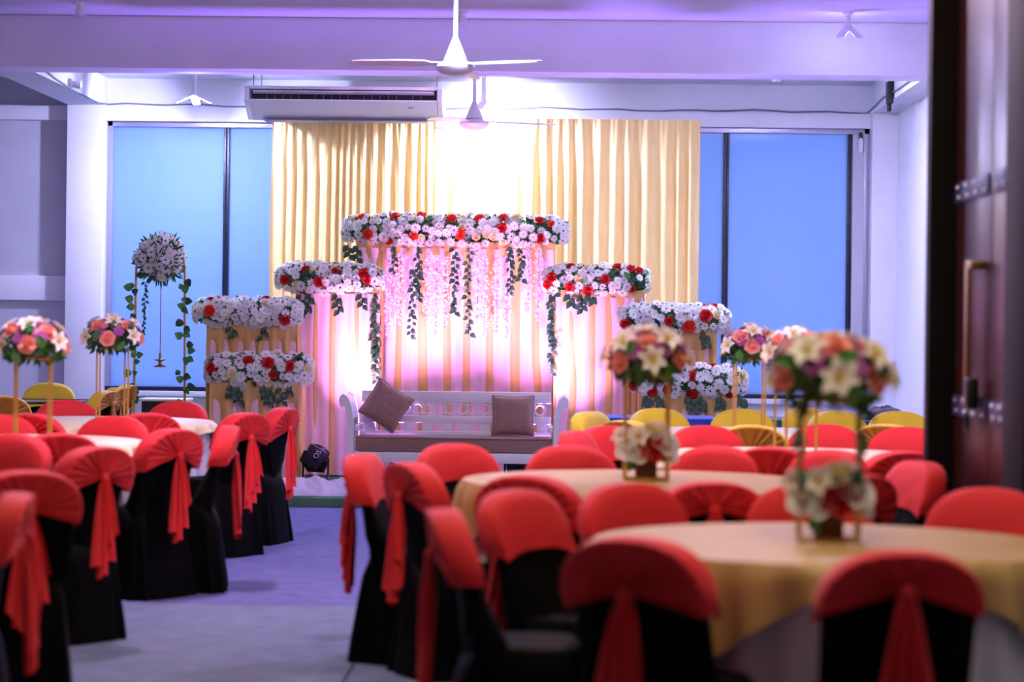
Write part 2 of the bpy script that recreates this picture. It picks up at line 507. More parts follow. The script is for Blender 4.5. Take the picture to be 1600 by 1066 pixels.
led_lamp('lit folding LED lamp under the ceiling left of air conditioner', (LAMP_BACK[1][0], LAMP_BACK[1][1], LAMP_BACK[1][2]), 24, Z_BAY - LAMP_BACK[1][2], True, wing_rz=(-12, 192, 90), rz=0, power=LAMP_BACK[1][3], col=COOL)
led_lamp('brightest LED lamp right of air conditioner, behind the fan above curtain', (LAMP_BACK[0][0], LAMP_BACK[0][1], LAMP_BACK[0][2]), 24, Z_BAY - LAMP_BACK[0][2], True, wing_rz=(20, 140, 260), power=LAMP_BACK[0][3], col=COOL)
led_lamp('folding LED lamp turned away, under the ceiling right of the front fan', (LAMP_BACK[3][0], LAMP_BACK[3][1], LAMP_BACK[3][2]), 36, Z_HALL - LAMP_BACK[3][2], True, wing_rz=(-58, -122), rz=0, power=9, col=COOL)
led_lamp('lit LED lamp close behind the cross beam, mirrored in the right window', LAMP_BACK[2][:3], 24, Z_BAY - LAMP_BACK[2][2], True, wing_rz=(15, 165, 270), power=LAMP_BACK[2][3] * 2, col=COOL)
names = ['over the second table left of the aisle', 'over the tables near the door', 'over the entrance end of hall', 'over the left edge table', 'over the third table on the right', 'over the aisle before the stage']
for (x, y, z, e, c), nm in zip(HALL_FILL, names):  # fixtures put at the added fill lamps
    led_lamp('added fill lamp on the hall ceiling ' + nm, (x, y, z), 20, Z_HALL - z, True, power=e, col=c)

def holder(label, loc, side=False):
    r = thing('lamp_holder', label, 'lamp holder', loc)
    rot = Matrix.Rotation(pi / 2, 3, 'Y') if side else Matrix.Identity(3)
    prof = [(0.05, 0.0), (0.05, -0.015), (0.03, -0.025), (0.026, -0.05), (0.036, -0.055), (0.04, -0.10), (0.03, -0.105)]
    if side:
        prof = [(rr, -zz) for rr, zz in prof]
    MB().lathe(prof, 18, rot=rot).build('holder_body', M['plastic'], r)
a = P(125, 4, 19.0)
holder('empty white lamp holder on the ceiling in the top left corner', (a.x, a.y, Z_HALL))
a = P(722, 8, 19.2)
holder('empty white lamp holder on the ceiling beside the front fan rod', (a.x, a.y, Z_HALL))
a = P(1213, 122, 22.0)
holder('small empty lamp holder on ceiling above the right window', (a.x, a.y, Z_BAY))
a = PY(126, 132, 21.6)
holder('white lamp holder on the side of the left beam', (xc1, 21.6, a.z), True)

def fan(label, hub, rod_top, blades, rz, scale=1.0):
    r = thing('ceiling_fan', label, 'fan', hub, rz)
    MB().tube([(0, 0, 0.12), (0, 0, rod_top - hub[2])], 0.016, 10).build('rod', M['fan'], r)
    MB().lathe([(0.05, 0), (0.05, -0.02), (0.02, -0.08)][::-1], 20, (0, 0, rod_top - hub[2])).build('ceiling_rose', M['fan'], r)
    MB().lathe([(0.017, 0.19), (0.022, 0.18), (0.075, 0.05), (0.08, 0.035)], 28).build('canopy', M['fan'], r)
    MB().lathe([(0.055, 0.04), (0.075, 0.032), (0.125, 0.01), (0.132, -0.01), (0.12, -0.035), (0.09, -0.055), (0.04, -0.066), (0.0, -0.068)], 32).build('motor', M['fan'], r)
    for k, a in enumerate(blades):
        rot = Matrix.Rotation(radians(a), 3, 'Z') @ Matrix.Rotation(radians(2), 3, 'Y') @ Matrix.Rotation(radians(11), 3, 'X')
        m = MB()
        L0, L1 = 0.11, 0.72
        def bl(i, j, L0=L0, L1=L1, rot=rot):
            t = i / 10
            w = 0.05 + 0.02 * sin(pi * min(1, t * 1.2)) if t < 0.93 else 0.035
            if t < 0.12:
                w = 0.03
            jj = [(-1, 0), (1, 0), (1, 1), (-1, 1)][j]
            return rot @ Vector((L0 + (L1 - L0) * t, jj[0] * w, 0.012 + jj[1] * 0.006))
        m.grid(bl, 10, 4, cv=True)
        m.build('blade', M['fan'], r, 30)
    return r
a = P(711, 103, 16.0)
fan('white ceiling fan in front of the cross beam, the nearer and larger one', a, Z_HALL, (-38, 82, 202), 0.0)
a = P(741, 192, 21.3)
fan('smaller white ceiling fan hanging before the beige curtain', a, Z_BAY, (0, 120, 240), radians(0))

# air conditioner (profile in y,z pushed along x)
xa0, xa1 = XY(380, 22.2), XY(688, 22.2)
za = PY(530, 161, 22.1)
ac = thing('air_conditioner', 'long white air conditioner hung from ceiling above the curtain', 'air conditioner', ((xa0 + xa1) / 2, 22.1, za.z), radians(-0.6))
W = (xa1 - xa0) / 2
prof = [(0.0, 0.15), (0.0, 0.155), (0.62, 0.15), (0.62, -0.08), (0.5, -0.13), (0.22, -0.145), (0.04, -0.05), (-0.02, 0.015), (-0.02, 0.03)]
MB().prism([(0.02, 0.15), (0.62, 0.15), (0.62, -0.08), (0.5, -0.12), (0.26, -0.135), (0.10, -0.02), (0.06, 0.02), (0.06, 0.13)], -W + 0.02, W - 0.02, axis='x').build('housing', M['plastic'], ac)
for s in (-1, 1):
    MB().prism([(-0.02, 0.13), (0.0, 0.15), (0.5, 0.15), (0.5, -0.12), (0.26, -0.14), (0.08, -0.05), (-0.025, 0.02)], s * (W - 0.045), s * W, axis='x').build('end_cap', M['plastic'], ac)
MB().prism([(0.05, 0.028), (-0.03, 0.028), (-0.035, 0.015), (0.06, -0.075), (0.24, -0.145), (0.27, -0.135), (0.12, -0.06)], -W + 0.05, W - 0.05, axis='x').build('lower_panel', M['plastic'], ac)
MB().box((0, 0.005, 0.135), (2 * W - 0.1, 0.06, 0.03), 0.006).build('upper_lip', M['plastic'], ac)
MB().box((0, 0.045, 0.075), (2 * W - 0.12, 0.02, 0.095)).build('outlet', M['vent_dark'], ac)
MB().box((0, 0.005, 0.095), (2 * W - 0.15, 0.05, 0.010), 0.003, Matrix.Rotation(radians(-28), 3, 'X')).build('louvre', M['plastic'], ac)
for i in range(20):
    if i % 6 == 5:
        continue
    MB().box((-W + 0.2 + i * (2 * W - 0.4) / 19, 0.028, 0.055), (0.004, 0.02, 0.05)).build('vane', M['grey_plastic'], ac)
MB().box((0, 0.27, -0.146), (2 * W - 0.3, 0.26, 0.008), 0.002).build('intake_grille', M['grey_plastic'], ac)
MB().box((W * 0.68, 0.0195, -0.036), (0.045, 0.004, 0.012), rot=Matrix.Rotation(radians(-44), 3, 'X')).build('badge', M['vent_dark'], ac)
for s in (-W + 0.06, -W + 0.1, W - 0.06):
    MB().tube([(s, 0.15 if s != -W + 0.1 else 0.4, 0.14), (s, 0.15 if s != -W + 0.1 else 0.4, Z_BAY - za.z)], 0.005, 6).build('hanging_rod', M['cable'], ac)

# black bracket on right beam, small white lamp in the window corner
a = PY(1383, 145, 21.8)
sp = thing('wall_speaker', 'small black device fixed to right beam above the window corner', 'speaker', (xr0, 21.8, a.z))
MB().box((-0.03, 0, 0), (0.05, 0.16, 0.2), 0.008).build('device_body', M['black_metal'], sp)
MB().box((-0.03, 0.03, -0.13), (0.03, 0.1, 0.07), 0.006).build('bracket', M['black_metal'], sp)
MB().tube([(-0.02, 0, 0.1), (-0.02, 0.0, 0.17), (-0.01, 0, 0.2)], 0.008, 6).build('lead', M['black_metal'], sp)
a = PY(1347, 226, YB)
wl = thing('sensor', 'small white sensor at the upper right corner of right window', 'sensor', (a.x - 0.015, YB - 0.02, a.z))
MB().lathe([(0.0, -0.09), (0.02, -0.085), (0.026, -0.03), (0.024, 0.04), (0.015, 0.06)], 14).build('sensor_body', M['plastic'], wl)
MB().box((0.0, 0.02, 0.07), (0.035, 0.05, 0.09), 0.004).build('sensor_arm', M['mull'], wl)

# ------------------------------------------------------------------ curtain
def curtain(label, u0, u1, seed, Y=22.95, ztop=None, hem=0.03):
    x0, x1 = XY(u0, Y), XY(u1, Y)
    zt = ZT + 0.02
    rr = random.Random(seed)
    n = int((x1 - x0) / 0.012)
    ph, freq = [], []
    ts, acc = [], 0
    x = 0.0
    phase = [0.0]
    for i in range(n):
        per = 0.125 + 0.12 * noise.noise((i * 0.035 + seed * 9, 1.3, 0))
        phase.append(phase[-1] + 2 * pi * 0.012 / per)
    o = thing('curtain', label, 'curtain', ((x0 + x1) / 2, Y, 0.0), 0, 'beige curtain panels behind the stage')
    m = MB()
    rows = 26
    def fn(i, j):
        t = j / rows
        z = zt - (zt - 0.1) * t
        a = 0.033 * (0.35 + 0.65 * min(1, t * 5)) * (0.85 + 1.0 * noise.noise((i * 0.04, t * 0.9, seed)))
        sway = 0.05 * noise.noise((i * 0.02, t * 1.6, seed + 5)) * t * 3
        c = sin(phase[i] + sway * 6 + 0.5 * noise.noise((i * .08, t * 2.5, seed)))
        c = 1 - 2 * abs(0.5 - 0.5 * c) ** 1.25
        g = 0.012 * sin(phase[i] * 2.7) * max(0, 1 - t * 9)
        return (-(x1 - x0) / 2 + i * (x1 - x0) / n + sway * 0.4, a * c + g, z)
    m.grid(fn, n, rows)
    m.build('cloth', M['curtain'], o, 0)
    MB().tube([(-(x1 - x0) / 2, 0.036, zt - 0.035), ((x1 - x0) / 2, 0.036, zt - 0.035)], 0.011, 8).build('curtain_rod', M['alu'], o)
    return o
curtain('left beige curtain panel below the air conditioner', 422, 668, 1)
curtain('middle beige curtain panel behind the tallest flower bed', 664, 892, 2)
curtain('right beige curtain panel beside the right window', 888, 1091, 3)

# ------------------------------------------------------------------ flowers (shared meshes)
def petal_ring(m, n, r0, r1, w, lift0, lift1, mi, rng, cup=0.0, pointed=True):
    for k in range(n):
        a = 2 * pi * k / n + rng.uniform(-0.08, 0.08)
        ca, sa = cos(a), sin(a)
        l = rng.uniform(0.92, 1.05)
        pts = [(r0, 0, lift0), ((r0 + (r1 - r0) * 0.55) * l, -w, lift0 + (lift1 - lift0) * 0.6), ((r0 + (r1 - r0) * 0.55) * l, w, lift0 + (lift1 - lift0) * 0.6),
               (r1 * l, -w * (0.15 if pointed else 0.8), lift1 + cup), (r1 * l, w * (0.15 if pointed else 0.8), lift1 + cup), ((r0 + (r1 - r0) * 0.55) * l, 0, lift0 + (lift1 - lift0) * 0.6 - w * 0.35)]
        vs = [(x * ca - y * sa, x * sa + y * ca, z) for x, y, z in pts]
        m.add(vs, [(0, 1, 5), (0, 5, 2), (1, 3, 5), (5, 3, 4), (5, 4, 2)], mi)

def daisy_mesh(seed, eye, petals, n=14):
    rng = random.Random(seed)
    m = MB()
    petal_ring(m, n, 0.006, 0.042, 0.0064, 0.008, 0.012, 0, rng, pointed=False)
    petal_ring(m, n - 2, 0.004, 0.031, 0.0056, 0.013, 0.020, 0, rng, pointed=False)
    m.lathe([(0.008, 0.012), (0.008, 0.019), (0.004, 0.022), (0, 0.0225)], 9, mi=1)
    return m.mesh('daisy', [petals, eye], 60, fix=False)

def rose_mesh(seed, m_):
    rng = random.Random(seed)
    m = MB()
    for ring, (n, rad, hgt, op) in enumerate(((3, 0.012, 0.040, 0.05), (4, 0.022, 0.038, 0.35), (5, 0.034, 0.032, 0.7), (6, 0.046, 0.022, 1.05))):
        for k in range(n):
            a0 = 2 * pi * (k + 0.37 * ring) / n
            wid = 2 * pi / n * 1.4
            def fn(i, j):
                s, t = i / 4 - 0.5, j / 3
                a = a0 + s * wid * (1 - 0.25 * t * t)
                r = rad * (0.45 + 0.55 * t ** 0.7) + 0.008 * op * t * t + 0.004 * abs(s) * ring
                z = hgt * t * (1 - 0.35 * op * t) - 0.006 * (2 * s) ** 2 * t
                return (r * cos(a), r * sin(a), z)
            m.grid(fn, 4, 3)
    m.lathe([(0.02, -0.004), (0.024, 0.006), (0.012, 0.026), (0, 0.03)], 8)
    return m.mesh('rose', m_, 60, fix=False)

def lily_mesh(seed):
    rng = random.Random(seed)
    m = MB()
    for k in range(6):
        a = 2 * pi * k / 6 + rng.uniform(-.1, .1)
        rot = Matrix.Rotation(a, 3, 'Z')
        L = 0.07 * rng.uniform(0.9, 1.1)
        def fn(i, j):
            s, t = (i / 2 - 0.5) * 2, j / 5
            w = 0.019 * sin(pi * (0.12 + 0.88 * t) ** 0.9) + 0.001
            return rot @ Vector((0.006 + L * t * (1 - 0.12 * t), s * w, 0.002 + 0.045 * t - 0.035 * t * t * t + 0.006 * abs(s)))
        m.grid(fn, 2, 5)
    for k in range(5):
        a = 2 * pi * k / 5
        m.tube([(0, 0, 0), (0.012 * cos(a), 0.012 * sin(a), 0.03), (0.02 * cos(a), 0.02 * sin(a), 0.038)], 0.0025, 4, mi=1)
    m.lathe([(0.006, -0.01), (0.013, 0.008), (0.004, 0.014)], 8, mi=1)
    return m.mesh('lily', [M['lily'], M['lily_eye']], 60, fix=False)

def leaf_mesh(name, m_, L=0.07, w=0.022, round_=False):
    m = MB()
    def fn(i, j):
        s, t = i / 2 * 2 - 1, j / 4
        ww = w * sin(pi * (0.05 + 0.93 * (t ** (0.9 if round_ else 0.75)))) ** (0.7 if round_ else 1.0)
        return (L * t, s * ww, 0.004 + 0.010 * sin(pi * t) + 0.006 * abs(s) - 0.012 * t * t)
    m.grid(fn, 2, 4)
    return m.mesh(name, m_, 0, fix=False)

DAISY = [daisy_mesh(i, M['daisy_eye'], M['daisy'], 13 + i) for i in range(3)]
DAISY_D = [daisy_mesh(10 + i, M['mauve_eye'], M['daisy'], 12) for i in range(2)]
MUM = [daisy_mesh(20, M['mauve_eye'], M['purple'], 16), daisy_mesh(21, M['daisy_eye'], M['pinkf'], 16)]
ROSE = {k: rose_mesh(i, M[k]) for i, k in enumerate(('red', 'orange', 'peach', 'cream_rose', 'daisy'))}
LILY = lily_mesh(3)
LEAF = leaf_mesh('leaf', M['leaf'])
LEAF2 = leaf_mesh('leaf', M['leaf2'])
IVY = leaf_mesh('leaf', M['ivy'], 0.062, 0.023)
ROUND = leaf_mesh('leaf', M['leaf2'], 0.055, 0.028, True)
ROUND_D = leaf_mesh('leaf', M['leaf'], 0.055, 0.028, True)

def put(name, me, parent, p, n, s=1.0, spin=None):
    q = face_dir(n) @ Euler((0, 0, R.uniform(0, 6.28) if spin is None else spin)).to_quaternion()
    return obj(name, me, parent, p, q, s)

def flower_bed(label, u0, u1, v0, v1, Y, roses, depth=0.15, fill='daisy', step=0.060, group='stage flower beds', droop=()):
    A, B = PY(u0, v0, Y), PY(u1, v1, Y)
    cx, cz = (A.x + B.x) / 2, (A.z + B.z) / 2
    hx, hz = (B.x - A.x) / 2, (A.z - B.z) / 2 * 1.02
    roll = -0.0
    o = thing('flower_bed', label, 'flowers', (cx, Y, cz), 0, group)
    # green backing mass of small leaves nobody could count
    m = MB()
    ex, ez, ey = hx - 0.02, hz - 0.03, depth
    def surf(x, ph, k=1.0):
        t = abs(x) / hx
        e = max(0.0, 1 - t ** 5) ** 0.5
        return Vector((x, -depth * 1.0 * cos(ph) * (0.45 + 0.55 * e) * k, hz * sin(ph) * (0.5 + 0.5 * e) * k))
    nn = 30
    m.grid(lambda i, j: surf(-hx * 0.97 + 1.94 * hx * i / nn, 2 * pi * j / 12, 0.72), nn, 12, cv=True)
    for i in range(int(700 * hx / 0.5)):
        x = R.uniform(-hx, hx)
        ph = R.uniform(-0.7, 2.2)
        p = surf(x, ph, R.uniform(0.72, 1.0))
        a = R.uniform(0, 6.28)
        d = Vector((cos(a), -0.4 * R.random(), sin(a))).normalized() * R.uniform(0.025, 0.05)
        w = d.cross(Vector((R.uniform(-.5, .5), -1, R.uniform(-.5, .5)))).normalized() * 0.011
        m.add([p, p + d * 0.5 + w, p + d, p + d * 0.5 - w], [(0, 1, 2, 3)], 1 if R.random() < 0.3 else 0)
    f = m.build('foliage', [M['leaf'], M['leaf2']], o, 0, fix=False)
    f['kind'] = 'stuff'
    # roses where the photograph has them
    taken = []
    for (u, v, kind, s) in roses:
        q = PY(u, v, Y)
        x, z = q.x - cx, max(-hz * 0.96, min(hz * 0.98, q.z - cz))
        x = max(-hx, min(hx, x))
        ph = math.asin(z / hz)
        p = surf(x, ph, 1.0) + Vector((0, -0.01, 0))
        nrm = Vector((x / hx * 0.3, -cos(ph) - 0.35, sin(ph))).normalized()
        put('rose', ROSE[kind], o, p, nrm, s * 0.86)
        taken.append(p)
    rows = 6
    for r_ in range(rows):
        ph = -0.75 + 2.35 * r_ / (rows - 1)
        x = -hx + R.uniform(0, 0.05)
        while x < hx:
            q = surf(x + R.uniform(-.012, .012), ph + R.uniform(-.2, .2), R.uniform(0.9, 1.12))
            if all((q - t).length > 0.048 for t in taken):
                t = x / hx
                nrm = Vector((0.9 * t ** 5 * (1 if t >= 0 else 1) + R.uniform(-.25, .25), -cos(ph) - 0.3 + R.uniform(-.15, .15), sin(ph) + R.uniform(-.25, .25))).normalized()
                c = R.random()
                if c < 0.86:
                    put('daisy', R.choice(DAISY if R.random() < 0.8 else DAISY_D), o, q, nrm, R.uniform(0.8, 1.25))
                elif c < 0.93:
                    put('cream_rose', ROSE['cream_rose'], o, q, nrm, R.uniform(0.6, 0.8))
                else:
                    put('leaf', R.choice([LEAF, LEAF2]), o, q, (nrm + Vector((0, -.2, R.uniform(-.6, .6)))).normalized(), R.uniform(0.8, 1.15))
            x += step * R.uniform(0.85, 1.45)
    for s in (-1, 1):       # flowers closing both ends
        for k in range(5):
            ph = -0.9 + 2.2 * k / 4
            q = Vector((s * hx * 1.0, -depth * 0.5 * cos(ph), hz * 0.6 * sin(ph)))
            put('daisy', R.choice(DAISY), o, q, Vector((s, -0.7 * cos(ph) - .2, sin(ph))).normalized(), R.uniform(0.9, 1.15))
    # sprays of leaves hanging under the bed
    for (u, v, n) in droop:
        q = PY(u, v, Y)
        base = Vector((q.x - cx, -depth * 0.75, -hz * 0.85))
        tip = Vector((q.x - cx + R.uniform(-.05, .05), -depth * 0.85, q.z - cz))
        mid = (base + tip) / 2 + Vector((R.uniform(-.03, .03), -0.03, 0.01))
        MB().tube([base, mid, tip], 0.004, 5).build('stem', M['stem'], o)
        for k in range(n):
            t = (k + 0.6) / n
            p = base.lerp(tip, t)
            s = 1 if k % 2 else -1
            d = Vector((s * R.uniform(0.5, 0.9), -0.25, -0.8))
            x_ax = d.normalized()
            nz = Vector((0, -1, 0.25))
            nz = (nz - x_ax * nz.dot(x_ax)).normalized()
            mt = Matrix((x_ax, nz.cross(x_ax), nz)).transposed()
            obj('leaf', IVY, o, p, mt.to_quaternion(), R.uniform(1.0, 1.35))
    return o

YC, YM, YA_, YB_ = 21.5, 21.1, 20.85, 20.5
flower_bed('longest flower bed, on top of the tall central panel', 540, 884, 336, 389, YC,
           [(568, 337, 'orange', 1), (618, 339, 'orange', 1), (658, 338, 'orange', 1.1), (706, 343, 'orange', 1), (750, 343, 'orange', 1), (788, 342, 'orange', 1.05), (843, 344, 'red', .85), (862, 350, 'orange', .8),
            (577, 367, 'orange', 1), (648, 370, 'orange', .9), (720, 367, 'orange', 1), (785, 357, 'red', .9), (845, 374, 'red', 1), (609, 377, 'red', .8), (789, 386, 'orange', .9)],
           droop=[(545, 402, 4), (560, 408, 4)])
flower_bed('flower bed on panel left of centre, above the bench arm', 436, 596, 414, 461, YM,
           [(480, 422, 'red', .8), (526, 424, 'red', .7), (570, 428, 'red', 1), (502, 440, 'red', 1.1), (448, 438, 'red', .9), (576, 438, 'red', .9), (478, 455, 'red', .9)],
           droop=[(487, 488, 5), (527, 488, 5), (566, 480, 4), (472, 492, 4)])
flower_bed('flower bed on panel right of centre, below the curtain', 852, 1010, 416, 464, YM,
           [(891, 417, 'red', .9), (966, 418, 'red', 1), (984, 420, 'red', .9), (998, 421, 'red', .8), (862, 433, 'red', .9), (945, 437, 'red', .9), (890, 448, 'red', .9), (918, 454, 'red', 1), (987, 452, 'red', .7), (856, 446, 'red', .9)],
           droop=[(888, 478, 4), (908, 486, 5), (920, 470, 3)])
flower_bed('upper flower bed of the two stacked at the far left', 308, 469, 467, 513, YA_,
           [(330, 468, 'red', .8), (358, 468, 'red', .7), (417, 467, 'red', 1), (331, 486, 'orange', 1.1), (448, 500, 'red', 1)],
           droop=[(362, 524, 3), (420, 528, 3)])
flower_bed('lower flower bed of the two stacked at the far left', 326, 486, 554, 606, YB_,
           [(334, 574, 'red', 1), (390, 563, 'red', .9), (422, 567, 'red', 1.1), (455, 572, 'red', 1), (430, 585, 'red', .8)],
           droop=[(364, 617, 4), (376, 628, 4), (415, 626, 5), (427, 632, 4), (441, 630, 4), (458, 618, 3)])
flower_bed('upper flower bed of the two stacked at the far right', 970, 1136, 477, 522, YA_,
           [(1116, 479, 'red', 1), (1101, 494, 'red', 1.2), (1098, 476, 'red', .7), (977, 508, 'red', 1), (1044, 502, 'red', .8), (1075, 510, 'orange', 1.2), (1099, 523, 'red', .8)],
           droop=[(1099, 540, 5), (1050, 528, 3)])
flower_bed('lower flower bed of the two stacked at the far right', 990, 1162, 572, 622, YB_,
           [(1078, 570, 'red', 1), (1113, 573, 'red', 1), (1082, 587, 'red', 1), (990, 606, 'red', 1), (1018, 612, 'red', 1), (1042, 608, 'red', .9), (1080, 615, 'red', 1.1), (1140, 618, 'red', .9)],
           droop=[(1012, 632, 4), (1028, 634, 4), (1075, 640, 5), (1095, 640, 5), (1125, 636, 5), (1158, 632, 4)])

# ------------------------------------------------------------------ draped panels under the flower beds
def panel(label, u0, u1, vtop, Y, depth, pleat, pink, header=0.13, seed=0):
    x0, x1 = XY(u0, Y), XY(u1, Y)
    zt = PY((u0 + u1) / 2, vtop, Y).z
    w = x1 - x0
    o = thing('draped_panel', label, 'backdrop panel', ((x0 + x1) / 2, Y, ZP), 0, 'fabric covered stage panels')
    H = zt - ZP
    MB().box((0, depth / 2, H / 2), (w - 0.06, depth - 0.02, H - 0.02), 0.01).build('panel_frame', M['white_wood'], o)
    n = int(w / 0.012)
    rows = 20
    def fold(i, t):
        x = i * w / n
        per = pleat * (1 + 0.2 * noise.noise((x * 3, seed, 0.5)))
        below = max(0.0, min(1.0, (t * H - header) / 0.10))
        drift = 0.35 * noise.noise((x * 2.2, t * 1.4, seed + 3)) * t
        s = cos(2 * pi * (x / pleat + drift + 0.25 * noise.noise((x * 5, seed, 0.1))))
        return s, below
    def fn(i, j):
        t = j / rows
        s, b = fold(i, t)
        y = -0.030 - 0.012 * (1 - b) - b * 0.030 * s - 0.004 * (1 - b) * abs(s)
        return (-w / 2 + i * w / n, y, H * (1 - t) + 0.012 + 0.0 * s)
    MB().grid(fn, n, rows).build('beige_drape', M['drape'], o, 0)
    def fi(i, j):
        t = j / 8
        return (-w / 2 + 0.01 + i * (w - 0.02) / n, -0.026 + (pink - 0.5) * -0.03 - 0.010 * sin(i * 0.62 + 2.5 * noise.noise((i * .08, t * 1.5, seed))), (H - 0.06) * (1 - t) + 0.01)
    MB().grid(fi, n, 8).build('pink_lining', M['sheer'], o, 0)
    for s in (-1, 1):     # returns round both sides
        def fs(i, j):
            t = j / rows
            return (s * (w / 2 + 0.004 * sin(i * 1.1)), -0.03 + i * (depth + 0.03) / 16, H * (1 - t) + 0.012)
        MB().grid(fs, 16, rows).build('side_drape', M['drape'], o, 0)
    MB().box((0, depth / 2 - 0.02, H + 0.008), (w, depth, 0.012), 0.004).build('top_board', M['drape'], o)
    return o
panel('tall wide central fabric panel behind the bench', 557, 866, 380, 21.45, 0.3, 0.20, 1.1, seed=1)
panel('fabric panel left of centre, lit pink from below', 462, 596, 450, 21.05, 0.3, 0.17, 1.35, seed=2, header=0.05)
panel('fabric panel right of centre, behind the bench arm', 866, 1006, 456, 21.05, 0.3, 0.16, 1.15, seed=3)
panel('beige pleated panel at the far left, behind the lower one', 324, 466, 505, 20.82, 0.22, 0.115, 0.45, seed=4)
panel('lower beige pleated panel at far left behind red chairs', 330, 474, 596, 20.46, 0.28, 0.15, 0.5, seed=5)
panel('beige pleated panel at the far right, behind the lower one', 990, 1120, 515, 20.82, 0.22, 0.115, 0.35, seed=6)
panel('lower beige pleated panel at far right behind yellow chairs', 1000, 1148, 612, 20.46, 0.28, 0.15, 0.45, seed=7)

# ------------------------------------------------------------------ hanging strands
def ivy(label, u, v0, v1, Y, n, spread=0.05, seed=0, me=None, group='ivy strands hanging from the flower beds', sc=1.0):
    rng = random.Random(seed)
    A, B = PY(u, v0, Y), PY(u + rng.uniform(-3, 3), v1, Y)
    o = thing('ivy_strand', label, 'ivy', A, 0, group)
    D = B - A
    pts = [D * (k / 8) + Vector((0.015 * noise.noise((k * .7, seed, 0)), -0.012 + 0.01 * noise.noise((k * .7, seed, 4)), 0)) for k in range(9)]
    MB().tube(pts, 0.003, 5).build('stem', M['stem'], o)
    for k in range(n):
        t = (k + 0.3) / n
        p = D * t + Vector((rng.uniform(-.2, .2) * spread, -0.015, 0))
        s = 1 if k % 2 else -1
        x_ax = Vector((s * rng.uniform(0.3, 1.0), rng.uniform(-.5, .05), -rng.uniform(0.4, 1.0))).normalized()
        nz = Vector((rng.uniform(-.4, .4), -1, rng.uniform(-.2, .4)))
        nz = (nz - x_ax * nz.dot(x_ax)).normalized()
        obj('leaf', me or IVY, o, p, Matrix((x_ax, nz.cross(x_ax), nz)).transposed().to_quaternion(), rng.uniform(0.65, 1.05) * sc)
    return o
YI = 21.24
ivy('short ivy strand at the left end of the central hanging row', 617, 385, 428, YI, 8, seed=1)
ivy('long ivy strand, leftmost of the long ones below central bed', 652, 385, 470, YI, 20, seed=2, spread=.08)
ivy('long ivy strand reaching lowest left, below the central bed', 646, 420, 527, YI - .03, 22, seed=3, spread=.08)
ivy('ivy strand left of the middle pair under central bed', 711, 388, 492, YI, 22, seed=4, spread=.08)
ivy('longest ivy strand of the middle pair under central bed', 732, 386, 525, YI, 26, seed=5, spread=.08)
ivy('ivy strand right of the middle, under the central bed', 797, 386, 458, YI, 18, seed=6, spread=.08)
ivy('shorter ivy strand right of its neighbour under central bed', 815, 388, 440, YI - .03, 14, seed=7, spread=.08)
ivy('long ivy strand at right end of the left of centre bed', 586, 458, 560, YM - .1, 30, seed=8, spread=.09)
ivy('thin trailing ivy strand ending lowest beside bench back', 588, 520, 605, YM - .13, 14, seed=9)
ivy('long thick ivy strand at left end of the right of centre bed', 862, 460, 540, YM - .1, 28, seed=10, spread=.1)
ivy('trailing ivy strand hanging lowest at right of the bench back', 864, 525, 586, YM - .13, 14, seed=11, spread=.07)

def wisteria(label, u, v0, v1, Y, wid, seed):
    rng = random.Random(seed)
    A, B = PY(u, v0, Y), PY(u, v1, Y)
    o = thing('blossom_strand', label, 'flower strand', A, 0, 'white blossom strands under the central bed')
    L = A.z - B.z
    MB().tube([(0, 0, 0), (0.004, -0.004, -L / 2), (0, 0, -L)], 0.003, 5).build('stem', M['stem'], o)
    m = MB()
    for k in range(int(L / 0.0035)):
        t = rng.random()
        wz = wid * (0.4 + 0.6 * min(1, t * 5)) * min(1, (1 - t) * 4 + 0.25)
        p = Vector((rng.gauss(0, 0.42) * wz, rng.uniform(-0.6, 0.3) * wz, -L * t))
        n = Vector((p.x * 8 + rng.uniform(-.6, .6), -1, rng.uniform(-.8, .6))).normalized()
        q = face_dir(n)
        r = rng.uniform(0.009, 0.015)
        c = q @ Vector((0, 0, -r * 0.4))
        for a in range(4):
            d = q @ Vector((cos(a * pi / 2), sin(a * pi / 2), 0))
            e = q @ Vector((-sin(a * pi / 2), cos(a * pi / 2), 0))
            m.add([p + c, p + d * r * 0.6 + e * r * 0.42, p + d * r * 1.1, p + d * r * 0.6 - e * r * 0.42], [(0, 1, 2, 3)])
    b = m.build('blossoms', M['wisteria'], o, 0, fix=False)
    b['kind'] = 'stuff'
    return o
for (u, v0, v1, w, s, lb) in ((608, 400, 526, .045, 1, 'leftmost pale blossom strand, left of the first ivy'), (626, 396, 508, .05, 2, 'second pale blossom strand, between two ivy strands at left'),
                              (669, 396, 500, .05, 3, 'bright blossom strand just right of the long left ivy'), (682, 400, 526, .055, 4, 'longest blossom strand left of the middle ivy pair'),
                              (696, 402, 512, .05, 5, 'blossom strand close on left of the middle ivy pair'), (747, 390, 505, .05, 6, 'blossom strand close on right of the middle ivy pair'),
                              (758, 398, 528, .05, 7, 'long blossom strand right of centre, glowing in the floodlight'), (777, 396, 520, .045, 8, 'blossom strand left of the right hand ivy strands'),
                              (792, 450, 528, .04, 9, 'low blossom strand below the right hand ivy strands'), (826, 390, 492, .05, 10, 'second blossom strand from the right end of row'),
                              (842, 388, 502, .045, 11, 'last blossom strand at the right end of the row')):
    wisteria(lb, u, v0, v1, YI - 0.01 * (s % 3), w, s)

